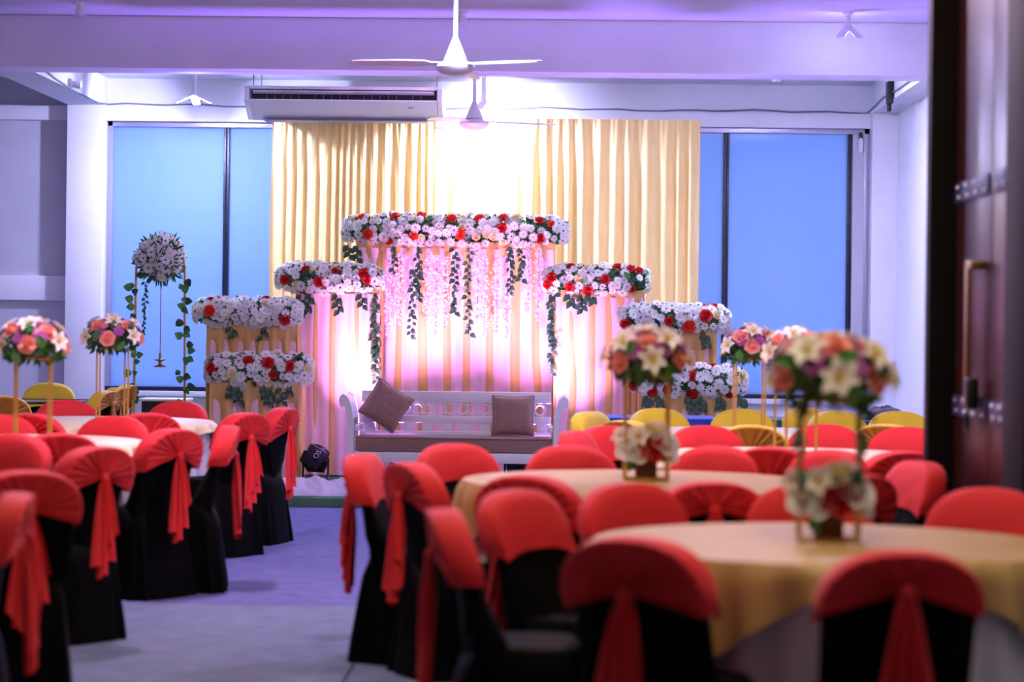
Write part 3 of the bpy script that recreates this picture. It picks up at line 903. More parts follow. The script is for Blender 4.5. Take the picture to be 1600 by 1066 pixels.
# ------------------------------------------------------------------ floodlights, tulle
def par_can(label, i, txt=None):
    x, y, ax, ay, az = PARS[i][:5]
    o = thing('floodlight', label, 'stage light', (x, y, ZP), 0, 'LED floodlights on the stage floor')
    d = (Vector((ax, ay, az)) - Vector((x, y, 0.27))).normalized()
    q = face_dir(d).to_matrix()
    c = Vector((0, 0, 0.2))
    m = MB()
    m.lathe([(0.05, -0.09), (0.075, -0.08), (0.085, 0.0), (0.095, 0.05), (0.095, 0.075), (0.085, 0.078)], 22, c, rot=q)
    for k in range(6):
        m.box(c + q @ Vector((0, 0, -0.085 + 0.018 * k)), (0.17, 0.17, 0.006), 0.0, q)
    body = m.build('can', M['black_metal'], o)
    MB().lathe([(0.082, 0.070), (0.08, 0.079), (0.0, 0.080)], 22, c, rot=q).build('lens', M['lens'], body)
    yk = MB()
    for s in (-1, 1):
        yk.tube([c + Vector((s * 0.105, 0, 0)), (s * 0.105, -0.01, 0.06), (s * 0.10, -0.09, 0.006)], 0.010, 6)
    yk.box((0, -0.09, 0.008), (0.21, 0.03, 0.014), 0.003)
    yk.box((0, 0.07, 0.008), (0.21, 0.03, 0.014), 0.003)
    yk.tube([(0, -0.09, 0.008), (0, 0.07, 0.008)], 0.008, 6)
    yk.build('yoke', M['black_metal'], o)
    return o, q, c
o, q, c = par_can('black floodlight with white letters beside the left pleated panel', 0)
side = MB().box((0.0, -0.095, 0.21), (0.15, 0.05, 0.17), 0.01, Matrix.Rotation(radians(32), 3, 'Y')).build('control_box', M['black_metal'], o)
fc = bpy.data.curves.new('lettering', 'FONT')
fc.body, fc.size, fc.extrude, fc.align_x, fc.align_y = 'OS', 0.06, 0.001, 'CENTER', 'CENTER'
fc.materials.append(M['white_print'])
tmp = bpy.data.objects.new('lettering_source', fc)
tx_me = bpy.data.meshes.new_from_object(tmp)
bpy.data.objects.remove(tmp)
tx = obj('lettering', tx_me, side, (0.025, -0.122, 0.235), Euler((pi / 2, radians(-58), 0)))
par_can('floodlight hidden behind the left arm of the bench', 1)
par_can('floodlight behind the bench under its left pillow', 2)
par_can('floodlight behind the bench under its right pillow', 3)
par_can('floodlight behind the right arm of the bench', 4)
par_can('violet floodlight behind bench facing the hall, left one', 5)
par_can('violet floodlight behind bench facing the hall, right one', 6)

def tulle(label, u0, u1, Y0, Y1, seed):
    x0, x1 = XY(u0, Y0), XY(u1, Y0)
    n, k = 90, 26
    o = thing('tulle_drape', label, 'fabric', ((x0 + x1) / 2, Y0, ZP))
    def fn(i, j):
        a, b = i / n, j / k
        x = -(x1 - x0) / 2 + (x1 - x0) * a
        y = (Y1 - Y0) * b + 0.03 * noise.noise((a * 6, b * 2, seed))
        e = sin(pi * min(1, max(0, b))) ** 0.5
        z = 0.004 + e * (0.085 + 0.05 * noise.noise((a * 5 + b * 2, b * 3, seed)) + 0.022 * noise.noise((a * 13 + b * 5, b * 6 + a * 3, seed + 3))) * (0.7 + 0.6 * b)
        return (x, y, max(0.003, z))
    MB().grid(fn, n, k).build('tulle_cloth', M['tulle'], o, 0)
tulle('crumpled white tulle on the stage edge left of the bench', 425, 556, 18.6, 19.6, 1)
tulle('crumpled white tulle on the stage edge right of the bench', 868, 1000, 18.7, 19.6, 2)

# ------------------------------------------------------------------ bench with cushions
BY = 19.3
bx0, bx1 = XY(553, BY), XY(868, BY)
W = (bx1 - bx0) / 2
bench = thing('bench', 'white wooden bench with scrolled arms and ring carved back on stage', 'bench', ((bx0 + bx1) / 2, BY, ZP), 0)
zb = lambda v: PY(710, v, BY).z - ZP
BK = 0.52    # depth of the back behind the front
z_top, z_seat = zb(614), zb(708)
MB().box((0, BK, z_top - 0.05), (2 * W - 0.06, 0.04, 0.09), 0.008).build('top_rail', M['white_wood'], bench)
MB().box((0, BK, z_top - 0.265 + 0.03), (2 * W - 0.06, 0.035, 0.06), 0.006).build('middle_rail', M['white_wood'], bench)
MB().box((0, BK, 0.43), (2 * W - 0.06, 0.035, 0.06), 0.006).build('lower_rail', M['white_wood'], bench)
zr = z_top - 0.15
nr = 16
for i in range(nr):
    x = -W + 0.12 + (2 * W - 0.24) * i / (nr - 1)
    MB().grid(lambda a, b: (x + (0.043 + 0.008 * cos(b * pi / 3)) * cos(a * pi / 10), BK + 0.010 * sin(b * pi / 3), zr + (0.043 + 0.008 * cos(b * pi / 3)) * sin(a * pi / 10)), 20, 6, True, True).build('ring', M['white_wood'], bench)
for i in range(nr - 1):
    x = -W + 0.12 + (2 * W - 0.24) * (i + 0.5) / (nr - 1)
    for s in (-1, 1):
        MB().box((x, BK, zr + s * 0.036), (0.016, 0.018, 0.03), 0.003).build('spacer', M['white_wood'], bench)
ns = 10
for i in range(ns):
    x = -W + 0.1 + (2 * W - 0.2) * i / (ns - 1)
    MB().box((x, BK, (z_top - 0.265 + 0.44) / 2), (0.085, 0.018, z_top - 0.265 - 0.42), 0.003).build('slat', M['white_wood'], bench)
for s in (-1, 1):
    # scroll arm outline (x outward, z up), thick board front to back
    out = []
    arm_h = z_top
    inner = [(0.0, 0.0), (0.0, 0.48), (-0.004, 0.60), (-0.03, 0.70), (-0.075, 0.775), (-0.13, 0.80)]
    scr = [(-0.165, 0.79), (-0.19, 0.755), (-0.187, 0.715), (-0.155, 0.69), (-0.12, 0.70)]
    outer = [(-0.095, 0.66), (-0.075, 0.58), (-0.07, 0.48), (-0.07, 0.0)]
    k = (z_top - 0.02) / 0.80
    pts = [(-s * (-W) * -1 if False else s * (W - 0.005 - px), pz * k) for px, pz in inner + scr + outer]
    pts = [(s * (W - 0.005 + (-px) * 0.62), pz * k) for px, pz in inner + scr + outer]
    a = MB().prism(pts, 0.0, 0.06).build('arm_front', M['white_wood'], bench)
    MB().prism(pts, BK - 0.03, BK + 0.03).build('arm_rear', M['white_wood'], bench)
    top = [(s * (W - 0.005 + (-px) * 0.62), pz * k) for px, pz in inner[2:] + scr]
    m = MB()
    m.grid(lambda i, j: (top[i][0], 0.02 + (BK - 0.03) * j, top[i][1] - 0.004), len(top) - 1, 1)
    m.build('arm_board', M['white_wood'], bench)
    MB().box((s * (W - 0.03), BK / 2, 0.5), (0.03, BK - 0.08, 0.05), 0.005).build('arm_rail', M['white_wood'], bench)
MB().box((0, 0.03, zb(716)), (2 * W - 0.02, 0.035, zb(708) - zb(724)), 0.006).build('front_rail', M['white_wood'], bench)
MB().box((0, BK / 2 + 0.02, zb(708) - 0.015), (2 * W - 0.02, BK - 0.03, 0.025), 0.003).build('seat_board', M['white_wood'], bench)
bl = bench.location
def cushion(name, label, cat, loc, rot, sx, sy, sz, m_, puff=0.5):
    o = thing(name, label, cat, loc)
    o.rotation_euler = rot
    n = 22
    def fn(sgn):
        def f(i, j):
            a, b = i / n * 2 - 1, j / n * 2 - 1
            e = (max(0, 1 - a ** 4) * max(0, 1 - b ** 4)) ** puff
            pull = 1 - 0.07 * (1 - abs(a) ** 1.5) * abs(b) ** 3, 1 - 0.07 * (1 - abs(b) ** 1.5) * abs(a) ** 3
            w = 0.006 * noise.noise((a * 3, b * 3, sgn * 2))
            return (sx * a * pull[1], sgn * (sy * e + w * e), sz * b * pull[0])
        return f
    m = MB().grid(fn(-1), n, n).grid(fn(1), n, n)
    m.build('cushion_cover', m_, o, 0)
    e = MB()
    ring = [fn(1)(i, 0) for i in range(n)] + [fn(1)(n, j) for j in range(n)] + [fn(1)(n - i, n) for i in range(n)] + [fn(1)(0, n - j) for j in range(n + 1)]
    e.tube(ring, 0.006, 6)
    e.build('piping', m_, o)
    return o
sc = thing('seat_cushion', 'long brown seat cushion lying on the white bench', 'cushion', (bl.x, BY, ZP + zb(708)))
m = MB()
m.box((0, BK / 2, 0.062), (2 * W - 0.04, BK - 0.06, 0.115), 0.022)
m.build('cushion_cover', M['cushion'], sc)
for zz in (0.012, 0.115):
    MB().tube([(-W + 0.02, 0.028, zz), (W - 0.02, 0.028, zz)], 0.007, 6).build('piping', M['cushion'], sc)
zc = ZP + zb(708) + 0.125
cushion('throw_pillow', 'brown throw pillow standing on its corner at bench left', 'pillow', (XY(605, BY + .3), BY + 0.30, zc + 0.235), (radians(-14), radians(32), 0), 0.165, 0.075, 0.165, M['cushion'])
cushion('throw_pillow', 'brown throw pillow upright at the right of the bench', 'pillow', (XY(803, BY + .3), BY + 0.33, zc + 0.165), (radians(-14), 0, 0), 0.17, 0.075, 0.165, M['cushion'])

# ------------------------------------------------------------------ flower arch with hanging oil lamp, podium, glass table
AY = 20.6
A0, A1, AC = PY(212, 405, AY), PY(288, 408, AY), PY(251, 405, AY)
arch = thing('flower_stand', 'gold two-pole stand with big white flower ball and leafy vines', 'flower stand', (AC.x, AY, 0), 0)
hw = (A1.x - A0.x) / 2
MB().tube([(-hw - 0.01, 0, 0.01), (-hw, 0, AC.z - 0.1), (-hw * 0.95, 0, AC.z + 0.05), (-hw * 0.6, 0, AC.z + 0.16), (0, 0, AC.z + 0.2), (hw * 0.6, 0, AC.z + 0.16), (hw * 0.95, 0, AC.z + 0.05), (hw, 0, AC.z - 0.1), (hw + 0.02, 0, 0.01)], 0.011, 8).build('pole_frame', M['gold_metal'], arch)
MB().box((0, 0, 0.01), (2 * hw + 0.2, 0.3, 0.02), 0.005).build('base_plate', M['gold_metal'], arch)
m = MB()
rb = 0.185
for i in range(500):
    n = Vector((R.gauss(0, 1), R.gauss(0, 1) - .3, R.gauss(0, 1))).normalized()
    p = Vector((0, 0, AC.z)) + Vector((n.x * rb, n.y * rb * .9, n.z * rb)) * R.uniform(0.7, 1.05)
    d = (n + Vector((R.uniform(-.6, .6), R.uniform(-.6, .6), R.uniform(-.6, .6)))).normalized() * R.uniform(.04, .085)
    w = d.cross(Vector((R.uniform(-1, 1), -1, R.uniform(-1, 1)))).normalized() * 0.011
    m.add([p, p + d * .5 + w, p + d, p + d * .5 - w], [(0, 1, 2, 3)], 1 if R.random() < .3 else 0)
m.lathe([(0.02, AC.z - .15), (.13, AC.z - .1), (.16, AC.z), (.12, AC.z + .11), (.02, AC.z + .15)], 14)
fo = m.build('foliage', [M['leaf'], M['leaf2']], arch, 0, fix=False)
fo['kind'] = 'stuff'
for k in range(84):
    z = 1 - 2 * (k + .5) / 84
    a = k * 2.39996
    n = Vector((sqrt(1 - z * z) * cos(a), sqrt(1 - z * z) * sin(a), z))
    if n.y > 0.55:
        continue
    put('daisy', R.choice(DAISY_D + DAISY[:1]), arch, Vector((0, 0, AC.z)) + Vector((n.x * rb, n.y * rb, n.z * rb * (1.0 if n.z > 0 else 0.85))) * R.uniform(.8, 1.12), (n + Vector((R.uniform(-.5, .5), -.4, R.uniform(-.5, .5)))).normalized(), R.uniform(.95, 1.25))
for s, u in ((-1, 210), (1, 287)):
    for k in range(34):
        t = k / 34
        p = Vector((s * (hw + 0.01 * t) + 0.02 * sin(k), -0.02, (AC.z - 0.05) * (1 - t) + 0.1 * t))
        a = R.uniform(0, 6.28)
        if noise.noise((t * 5, s * 3, 2)) < -0.25:
            continue
        d = Vector((cos(a), -.4, sin(a) * .7 - .3)).normalized()
        nz = Vector((R.uniform(-.3, .3), -1, .2))
        nz = (nz - d * nz.dot(d)).normalized()
        obj('leaf', R.choice([ROUND, ROUND, ROUND_D]), arch, p + d * 0.02, Matrix((d, nz.cross(d), nz)).transposed().to_quaternion(), R.uniform(.85, 1.35))
ivy('thin leafy tendril hanging from the white flower ball', 228, 440, 522, AY - 0.12, 20, seed=31, me=LEAF, sc=.6, group=None)
LZ = PY(250, 567, AY)
lamp = thing('oil_lamp', 'brass hanging oil lamp on a thin chain under the flower ball', 'oil lamp', (LZ.x, AY, LZ.z - 0.04))
MB().tube([(0, 0, 0.10), (0, 0, AC.z - 0.15 - LZ.z)], 0.004, 5).build('chain', M['brass'], lamp)
MB().lathe([(0.0, 0.0), (0.055, 0.004), (0.05, 0.014), (0.016, 0.025), (0.014, 0.05), (0.05, 0.062), (0.046, 0.07), (0.012, 0.078), (0.010, 0.12), (0.0, 0.125)], 20).build('lamp_body', M['brass'], lamp)

PYd = 20.95
a, b = PY(216, 623, PYd), PY(291, 623, PYd)
pod = thing('podium', 'dark podium box with pale top behind the flower stand', 'podium', ((a.x + b.x) / 2, PYd + 0.2, 0))
wp = (b.x - a.x)
MB().box((0, 0, (a.z - 0.02) / 2), (wp - 0.05, 0.36, a.z - 0.03), 0.008).build('podium_body', M['box'], pod)
MB().box((0, 0, a.z - 0.012), (wp, 0.42, 0.02), 0.004).build('podium_top', M['white_wood'], pod)

gx0, gx1 = XY(-60, 19.3), XY(126, 19.3)
gt = thing('glass_table', 'glass-topped table with dark base before the grey left wall', 'table', ((gx0 + gx1) / 2, 19.45, 0))
gw = (gx1 - gx0)
MB().box((0, 0, 0.745), (gw, 0.8, 0.012), 0.003).build('glass_top', M['glass'], gt)
MB().box((0, -0.4, 0.745), (gw, 0.012, 0.016), 0.002).build('top_edge', M['mull'], gt)
MB().box((0, 0.4, 0.745), (gw, 0.012, 0.016), 0.002).build('top_edge', M['mull'], gt)
for sx in (-1, 1):
    for sy in (-1, 1):
        MB().box((sx * (gw / 2 - 0.08), sy * 0.33, 0.37), (0.05, 0.05, 0.735), 0.005).build('leg', M['box'], gt)
MB().box((0, 0, 0.35), (gw - 0.3, 0.5, 0.3), 0.01).build('shelf_box', M['box'], gt)

# ------------------------------------------------------------------ banquet tables
RT, ZTAB = 0.77, 0.78
def skirt_mesh(seed, r, z):
    m = MB()
    n, rows = 240, 10
    def fn(i, j):
        a, t = 2 * pi * i / n, j / rows
        w = sin(a * 27 + 4 * noise.noise((cos(a) * 2, sin(a) * 2, seed)))
        rr = r - 0.022 + t ** 0.9 * (0.010 + 0.022 * w)
        return (rr * cos(a), rr * sin(a), z - 0.012 - (z - 0.02) * t)
    m.grid(fn, n, rows, cu=True)
    m.lathe([(0.0, z - 0.011), (r - 0.02, z - 0.011), (r - 0.012, z - 0.0125)], 144)
    return m
def overlay_mesh(seed, r, z, c0, hang0=0.055, hang1=0.31):
    m = MB()
    n, rows = 290, 12
    def fn(i, j):
        a = 2 * pi * i / n
        if j <= 3:
            rr = r * (0.02 + 0.98 * j / 3)
            return (rr * cos(a), rr * sin(a), z - (0.003 if j == 3 else 0))
        t = (j - 3) / (rows - 3)
        k = abs(((a - c0) / (pi / 2) + 0.5) % 1 - 0.5) * 2        # 0 at a corner, 1 between corners
        hang = hang0 + (hang1 - hang0) * max(0, 1 - k * 1.25) ** 1.3 + 0.01 * noise.noise((cos(a) * 3, sin(a) * 3, seed))
        f = sin(a * 29 + 5.0 * noise.noise((cos(a) * 2, sin(a) * 2, seed + 2))) * (0.8 + 0.5 * noise.noise((cos(a) * 3, sin(a) * 3, seed + 7)))
        rr = r + 0.012 * min(1, t * 4) + t ** 0.8 * (0.022 + 0.030 * f) + 0.006
        return (rr * cos(a), rr * sin(a), z - 0.006 - hang * t)
    m.grid(fn, n, rows, cu=True)
    return m

TABLES = {}
def table(key, u, d, label, cloth_label, corner, cloth='gold_cloth', xc=None, RT=0.77):
    c = CAM((u - U0) / F * d if xc is None else xc, d, 0)
    TABLES[key] = c
    o = thing('banquet_table', label, 'table', c, 0, 'round banquet tables')
    skirt_mesh(hash(key) % 7 if False else len(TABLES), RT, ZTAB - 0.006).build('white_skirt', M['white_cloth'], o, 0)
    MB().lathe([(0.3, 0), (0.28, 0.03), (0.05, 0.06), (0.05, ZTAB - 0.05), (0.3, ZTAB - 0.045), (RT - 0.05, ZTAB - 0.045), (RT - 0.05, ZTAB - 0.022)], 40).build('table_pedestal', M['dark_wood'], o)
    ov = overlay_mesh(len(TABLES) + 20, RT, ZTAB, radians(corner)).build('tablecloth', M[cloth], None, 50)
    ov.location = c
    tag(ov, cloth_label, 'tablecloth', 'cloths over the round tables')
table('T1', 1298, 7.44, 'nearest round table right of the aisle in a white skirt', 'gold satin overlay with hanging corners on nearest right table', -126, RT=0.72)
table('T2', 1012, 10.2, 'second round table right of the aisle, behind the nearest', 'gold overlay on the second table right of the aisle', 197)
table('T3', 1245, 12.4, 'third round table right of the aisle, before yellow chairs', 'lit-toned gold overlay on third table right of the aisle', 160, 'gold_cloth_lit', RT=0.73)
table('Y1', 1172, 14.95, 'round table set among the yellow hooded chairs on the right', 'lit-toned gold overlay on the table among yellow chairs at right', 20, 'gold_cloth_lit', RT=0.7)
table('L1', 0, 12.85, 'round table on the left edge with a tall gold flower stand', 'lit-toned gold overlay on the left edge table', 205, 'gold_cloth_lit', xc=-2.66, RT=0.70)
table('L2', 0, 15.4, 'far round table left of the aisle below the white flower ball', 'lit-toned gold overlay on the far table left of the aisle', 215, 'gold_cloth_lit', xc=-2.60, RT=0.70)
TABLES['L0'] = CAM(-2.95, 10.3, 0)
TABLES['LX'] = CAM(-2.9, 7.7, 0)
TABLES['Y2'] = CAM(2.62, 15.1, 0)
TABLES['GL'] = Vector((gt.location.x - 0.6, 19.7, 0))

# buffet tables by the right wall
def buffet(label, u0, u1, Y, dep, m_top, m_skirt):
    x0, x1 = XY(u0, Y), XY(u1, Y)
    o = thing('buffet_table', label, 'table', ((x0 + x1) / 2, Y + dep / 2, 0))
    w = x1 - x0
    m = MB()
    n = 80
    per = [(-w / 2 + w * i / n, -dep / 2) for i in range(n)] + [(w / 2, -dep / 2 + dep * i / 30) for i in range(30)] + [(w / 2 - w * i / n, dep / 2) for i in range(n)] + [(-w / 2, dep / 2 - dep * i / 30) for i in range(30)]
    N = len(per)
    def fn(i, j):
        t = j / 5
        k = 1 + 0.02 * t * (1 + sin(i * 0.9)) * 0.6
        return (per[i % N][0] * k, per[i % N][1] * k, 0.755 - 0.75 * t)
    m.grid(fn, N, 5, cu=True)
    m.build('table_skirt', m_skirt, o, 0)
    MB().box((0, 0, 0.765), (w + 0.03, dep + 0.03, 0.012), 0.004).build('table_cover', m_top, o)
    for q in range(1):
        m = MB().grid(lambda i, j: (-w / 2 - .015 + (w + .03) * i / 40, -dep / 2 - 0.022 - 0.006 * (j / 2) * sin(i * .8), 0.768 - 0.075 * j / 2), 40, 2)
        m.build('cover_fall', m_top, o, 0)
buffet('buffet table under royal blue cloth behind the yellow chairs', 940, 1118, 17.0, 0.6, M['blue_cloth'], M['blue_cloth'])
buffet('buffet table under teal cloth near the right wall', 1206, 1420, 17.0, 0.6, M['teal_cloth'], M['maroon'])
a = PY(1392, 660, 17.1)
pc_ = thing('cloth_bundle', 'dark purple cloth bundle lying on the teal buffet table', 'cloth', (XY(1385, 17.25), 17.25, 0.772))
MB().grid(lambda i, j: (0.17 * cos(2 * pi * i / 24) * cos(j * pi / 16) * (1 + .2 * noise.noise((i * .5, j * .5, 3))), .2 * sin(2 * pi * i / 24) * cos(j * pi / 16), 0.09 * sin(j * pi / 16) * (1 + .3 * noise.noise((i * .5, j * .5, 8)))), 24, 8, cu=True).build('bundled_cloth', M['purple_cloth'], pc_, 0)

# ------------------------------------------------------------------ chairs
HC = 0.87
def back_y(z):
    return -0.175 - 0.125 * max(0, (z - 0.42) / 0.45) ** 1.15

def rim_pts(zc, hw=0.215, dome=0.165, n=44, inset=0.0):
    """outline from lower left corner over the dome to lower right corner"""
    z0 = HC - dome
    pts = []
    for k in range(n + 1):
        s = k / n
        if s < 0.15:
            pts.append((-(hw - inset) + 0.008 * (1 - s / .15), zc + (z0 - zc) * s / 0.15))
        elif s > 0.85:
            pts.append(((hw - inset) - 0.008 * ((s - .85) / .15), z0 + (zc - z0) * (s - 0.85) / 0.15))
        else:
            a = pi - pi * (s - 0.15) / 0.7
            c, d = cos(a), sin(a)
            pts.append(((hw - inset) * math.copysign(abs(c) ** 0.82, c), z0 + (dome - inset) * abs(d) ** 0.86))
    return pts

def hood_mesh(m_, knot_z, corner_z, front_z, seed, m_back=None):
    rng = random.Random(seed)
    m = MB()
    n = 64
    rim = rim_pts(corner_z, 0.222, 0.168, n)
    K = 10
    npl = 17
    th = 0.046
    def fn(i, j):
        x, z = rim[i]
        s = i / n
        up = z > knot_z
        if j <= K:                                   # back, a shallow cone from the knot out to the rim
            t = 0.04 + 0.96 * j / K
            px = x * 0.94 * t
            pz = knot_z + (z - knot_z) * t * (0.94 if up else 1)
            amp = 0.014 * min(t * 3, 1) * (1 - t * 0.7)
            pl = sin(2 * pi * npl * s + 1.6 * noise.noise((s * 6, t, seed))) + 0.5 * sin(2 * pi * npl * 2.1 * s + seed)
            y = back_y(pz) - 0.062 + amp * pl - 0.020 * (1 - t) ** 2
            return (px, y, pz)
        if j <= K + 5:                               # round the thick edge
            q = (j - K) / 5
            k = 0.94 + 0.06 * sin(pi / 2 * min(1, q * 1.5))
            zz = knot_z + (z - knot_z) * k if up else z
            return (x * (k if q < 0.9 else 0.985), back_y(z) - 0.062 + 0.10 * q ** 1.25, zz)
        t = (j - K - 5) / 5                           # front face, down to the lower edge
        fz = front_z + 0.02 * (1 - (x / 0.222) ** 2) - 0.015 * (abs(x) / .222) ** 4
        z9 = knot_z + (z - knot_z) * 0.985 if up else z
        zz = z9 + (min(fz, z) - z9) * t
        e = 1 - 0.35 * (abs(x) / 0.222) ** 4
        puff = 0.010 * sin(pi * t) + 0.0025 * sin(20 * t + 6 * x / .2 + seed)
        return (x * 0.975, back_y(zz) + 0.040 * (0.8 + 0.2 * e) + puff * e, zz)
    m.grid(fn, n, K + 10)
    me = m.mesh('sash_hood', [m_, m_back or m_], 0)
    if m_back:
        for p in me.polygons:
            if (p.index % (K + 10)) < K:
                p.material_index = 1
    return me

def knot_mesh(m_, z):
    m = MB()
    def fn(i, j):
        a, b = 2 * pi * i / 16, pi * j / 8
        r = 1 + 0.18 * sin(5 * a + b * 2)
        return (0.024 * r * sin(b) * cos(a), back_y(z) - 0.085 + 0.018 * r * sin(b) * sin(a), z - 0.006 + 0.026 * cos(b))
    m.grid(fn, 16, 8, cu=True)
    return m.mesh('sash_knot', m_, 0)

def tail_mesh(m_, z, seed, L=0.44):
    rng = random.Random(seed)
    m = MB()
    n, rows = 40, 16
    pk, side = rng.uniform(0.25, 0.75), rng.choice((-1, 1))
    nf = rng.uniform(2.6, 3.6)
    def fn(i, j):
        c, t = i / n, j / rows
        saw = abs(((c * 3.4 + seed * .37) % 1) - 0.5) * 2
        ln = L * (0.66 + 0.30 * (1 - abs(c - pk) * 1.5) + 0.09 * saw)
        zz = z - 0.01 - ln * t
        w = 0.020 + 0.052 * t ** 0.6
        fold = sin(2 * pi * nf * c + seed)
        x = (c - 0.5) * 2 * w + 0.014 * t * cos(2 * pi * nf * c + seed) + side * 0.012 * t
        y = back_y(z) - 0.085 - 0.010 * t + 0.020 * min(1, t * 2 + .2) * fold - 0.03 * t * t * 0.3
        return (x, y, zz)
    m.grid(fn, n, rows)
    # a shorter second end of the sash in front
    def f2(i, j):
        c, t = i / n, j / rows
        saw = abs(((c * 2.3 + seed * .61) % 1) - 0.5) * 2
        ln = L * (0.48 + 0.22 * (c if side > 0 else 1 - c) + 0.10 * saw)
        w = 0.016 + 0.038 * t ** 0.7
        return ((c - 0.5) * 2 * w - side * 0.022 * t, back_y(z) - 0.100 - 0.012 * t + 0.014 * min(1, t * 2 + .2) * sin(2 * pi * 2.4 * c + seed * 2), z - 0.005 - ln * t)
    m.grid(f2, n, rows)
    return m.mesh('sash_tail', m_, 0, fix=False)

def cover_mesh(seed, m_):
    m = MB()
    # seat and skirt: rounded rectangle sections, hem with loose folds
    def sec(i, hx, y0, y1, t):
        a = 2 * pi * i / 84
        c, s = cos(a), sin(a)
        x = hx * math.copysign(abs(c) ** 0.45, c)
        y = (y0 + y1) / 2 + (y1 - y0) / 2 * math.copysign(abs(s) ** 0.45, s)
        f = (0.012 * sin(a * 11 + seed + 2 * noise.noise((c * 2, s * 2, seed))) + 0.008 * sin(a * 5 + seed)) * t
        return (x + f * c, y + f * s)
    lev = [(0.46, 0.12, -0.14, 0.07, 0), (0.468, 0.19, -0.19, 0.11, 0), (0.45, 0.208, -0.23, 0.122, 0), (0.36, 0.213, -0.262, 0.125, 0.25), (0.22, 0.222, -0.28, 0.13, 0.6), (0.08, 0.232, -0.297, 0.138, 0.9), (0.0, 0.238, -0.305, 0.142, 1.0)]
    def fn(i, j):
        z, hx, y0, y1, t = lev[j]
        x, y = sec(i, hx, y0, y1, t)
        return (x, y, z)
    m.grid(fn, 72, len(lev) - 1, cu=True)
    m.add([(-.12, -.14, .46), (.12, -.14, .46), (.12, .07, .46), (-.12, .07, .46)], [(0, 1, 2, 3)])
    # backrest shell
    n = 40
    rim = rim_pts(0.40, 0.212, 0.165, n, 0.008)
    prof = [(0.0, 0.034), (0.5, 0.028), (0.85, 0.024), (0.97, 0.014), (1.0, 0.0)]
    def fb(i, j):
        x, z = rim[i]
        jj = j if j <= 4 else 8 - j
        k, th = prof[jj]
        sg = -1 if j < 4 else 1
        zz = 0.40 + (z - 0.40) * (0.5 + 0.5 * k) if False else 0.40 + (z - 0.40) * k
        xx = x * (k if z > 0.41 else k)
        th *= 1 + 1.3 * max(0, min(1, (0.64 - zz) / 0.2))
        return (xx, back_y(zz) + sg * th + 0.012 * (th > 0.045), zz)
    m.grid(fb, n, 8)
    return m.mesh('chair_cover', m_, 0)

VAR = []
for s, (kz, cz, fz) in enumerate(((0.735, 0.655, 0.655), (0.72, 0.665, 0.66), (0.77, 0.705, 0.685))):
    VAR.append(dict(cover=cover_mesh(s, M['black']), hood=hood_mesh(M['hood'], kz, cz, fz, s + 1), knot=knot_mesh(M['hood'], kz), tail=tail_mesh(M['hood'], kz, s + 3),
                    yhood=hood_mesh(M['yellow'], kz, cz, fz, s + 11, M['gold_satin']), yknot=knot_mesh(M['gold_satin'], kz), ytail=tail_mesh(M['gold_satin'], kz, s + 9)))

def chair(label, u, v, key, daz=0.0, var=0, d=None, yellow=False, az=None, group=None):
    a, b = unroll(u, v)
    if d is None:
        d = (EYE - HC) * F / (b - V0)
    top = CAM((a - U0) / F * d, d, 0)
    if az is None and key != 'GL':
        rad = top - TABLES[key]
        rad.z = 0
        if rad.length < 1.1:
            top = TABLES[key] + rad.normalized() * 1.1
    if az is None:
        f = TABLES[key] - top
        ang = atan2(f.y, f.x) + radians(daz)
    else:
        ang = radians(az)
    loc = top + Vector((cos(ang), sin(ang), 0)) * 0.285
    V = VAR[var % 3]
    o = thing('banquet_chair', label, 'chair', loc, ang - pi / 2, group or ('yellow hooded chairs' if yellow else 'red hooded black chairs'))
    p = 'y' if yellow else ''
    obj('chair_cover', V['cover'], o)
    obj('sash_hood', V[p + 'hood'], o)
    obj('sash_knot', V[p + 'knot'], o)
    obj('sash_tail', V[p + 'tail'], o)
    return o

C = chair
T = 'red-hooded black chair '
# nearest right table
C(T + 'with its back to the viewer, front right, tail hanging down centre', 1410, 860, 'T1', 0, 2)
C(T + 'at near left of the nearest gold table, back turned', 992, 838, 'T1', 6, 1)
C(T + 'seen from the side at left of the nearest gold table', 705, 795, 'T1', 0, 0, az=6)
C(T + 'with smooth front and black seat, nearest right table', 812, 765, 'T1', 8, 0)
C(T + 'with smooth front just left behind the nearest gold table', 985, 755, 'T1', 10, 1)
C(T + 'with smooth front behind the small white flower pot, nearest table', 1262, 757, 'T1', 0, 2)
C(T + 'with smooth front below the dark wooden door', 1545, 762, 'T1', -8, 0)
# second right table
C(T + 'pleated back behind the bright smooth one, second right table', 825, 742, 'T2', 0, 1)
C(T + 'with crimson pleats and low knot, before the second right table', 1112, 752, 'T2', 0, 2)
C(T + 'with fanned back and long tail by aisle, right side', 645, 722, 'T2', 0, 0, az=28)
C(T + 'turned sideways by the aisle, left end of second right table', 570, 709, 'T2', 4, 1, az=-8)
C(T + 'with smooth front right before the white bench', 712, 693, 'T2', 0, 2)
C(T + 'with smooth front before the right end of the bench', 898, 697, 'T2', 0, 0)
C(T + 'with wide pink-lit front, right of the second table flower pot', 1120, 697, 'T2', 0, 1)
C(T + 'with pink-lit front seen between rods of the nearest flower stand', 1296, 703, 'T2', 0, 2)
C(T + 'with crimson back half hidden behind the nearest white flower pot', 1338, 741, 'T2', 0, 1)
C(T + 'turned sideways in front of the door post', 1432, 720, 'T2', 10, 0)
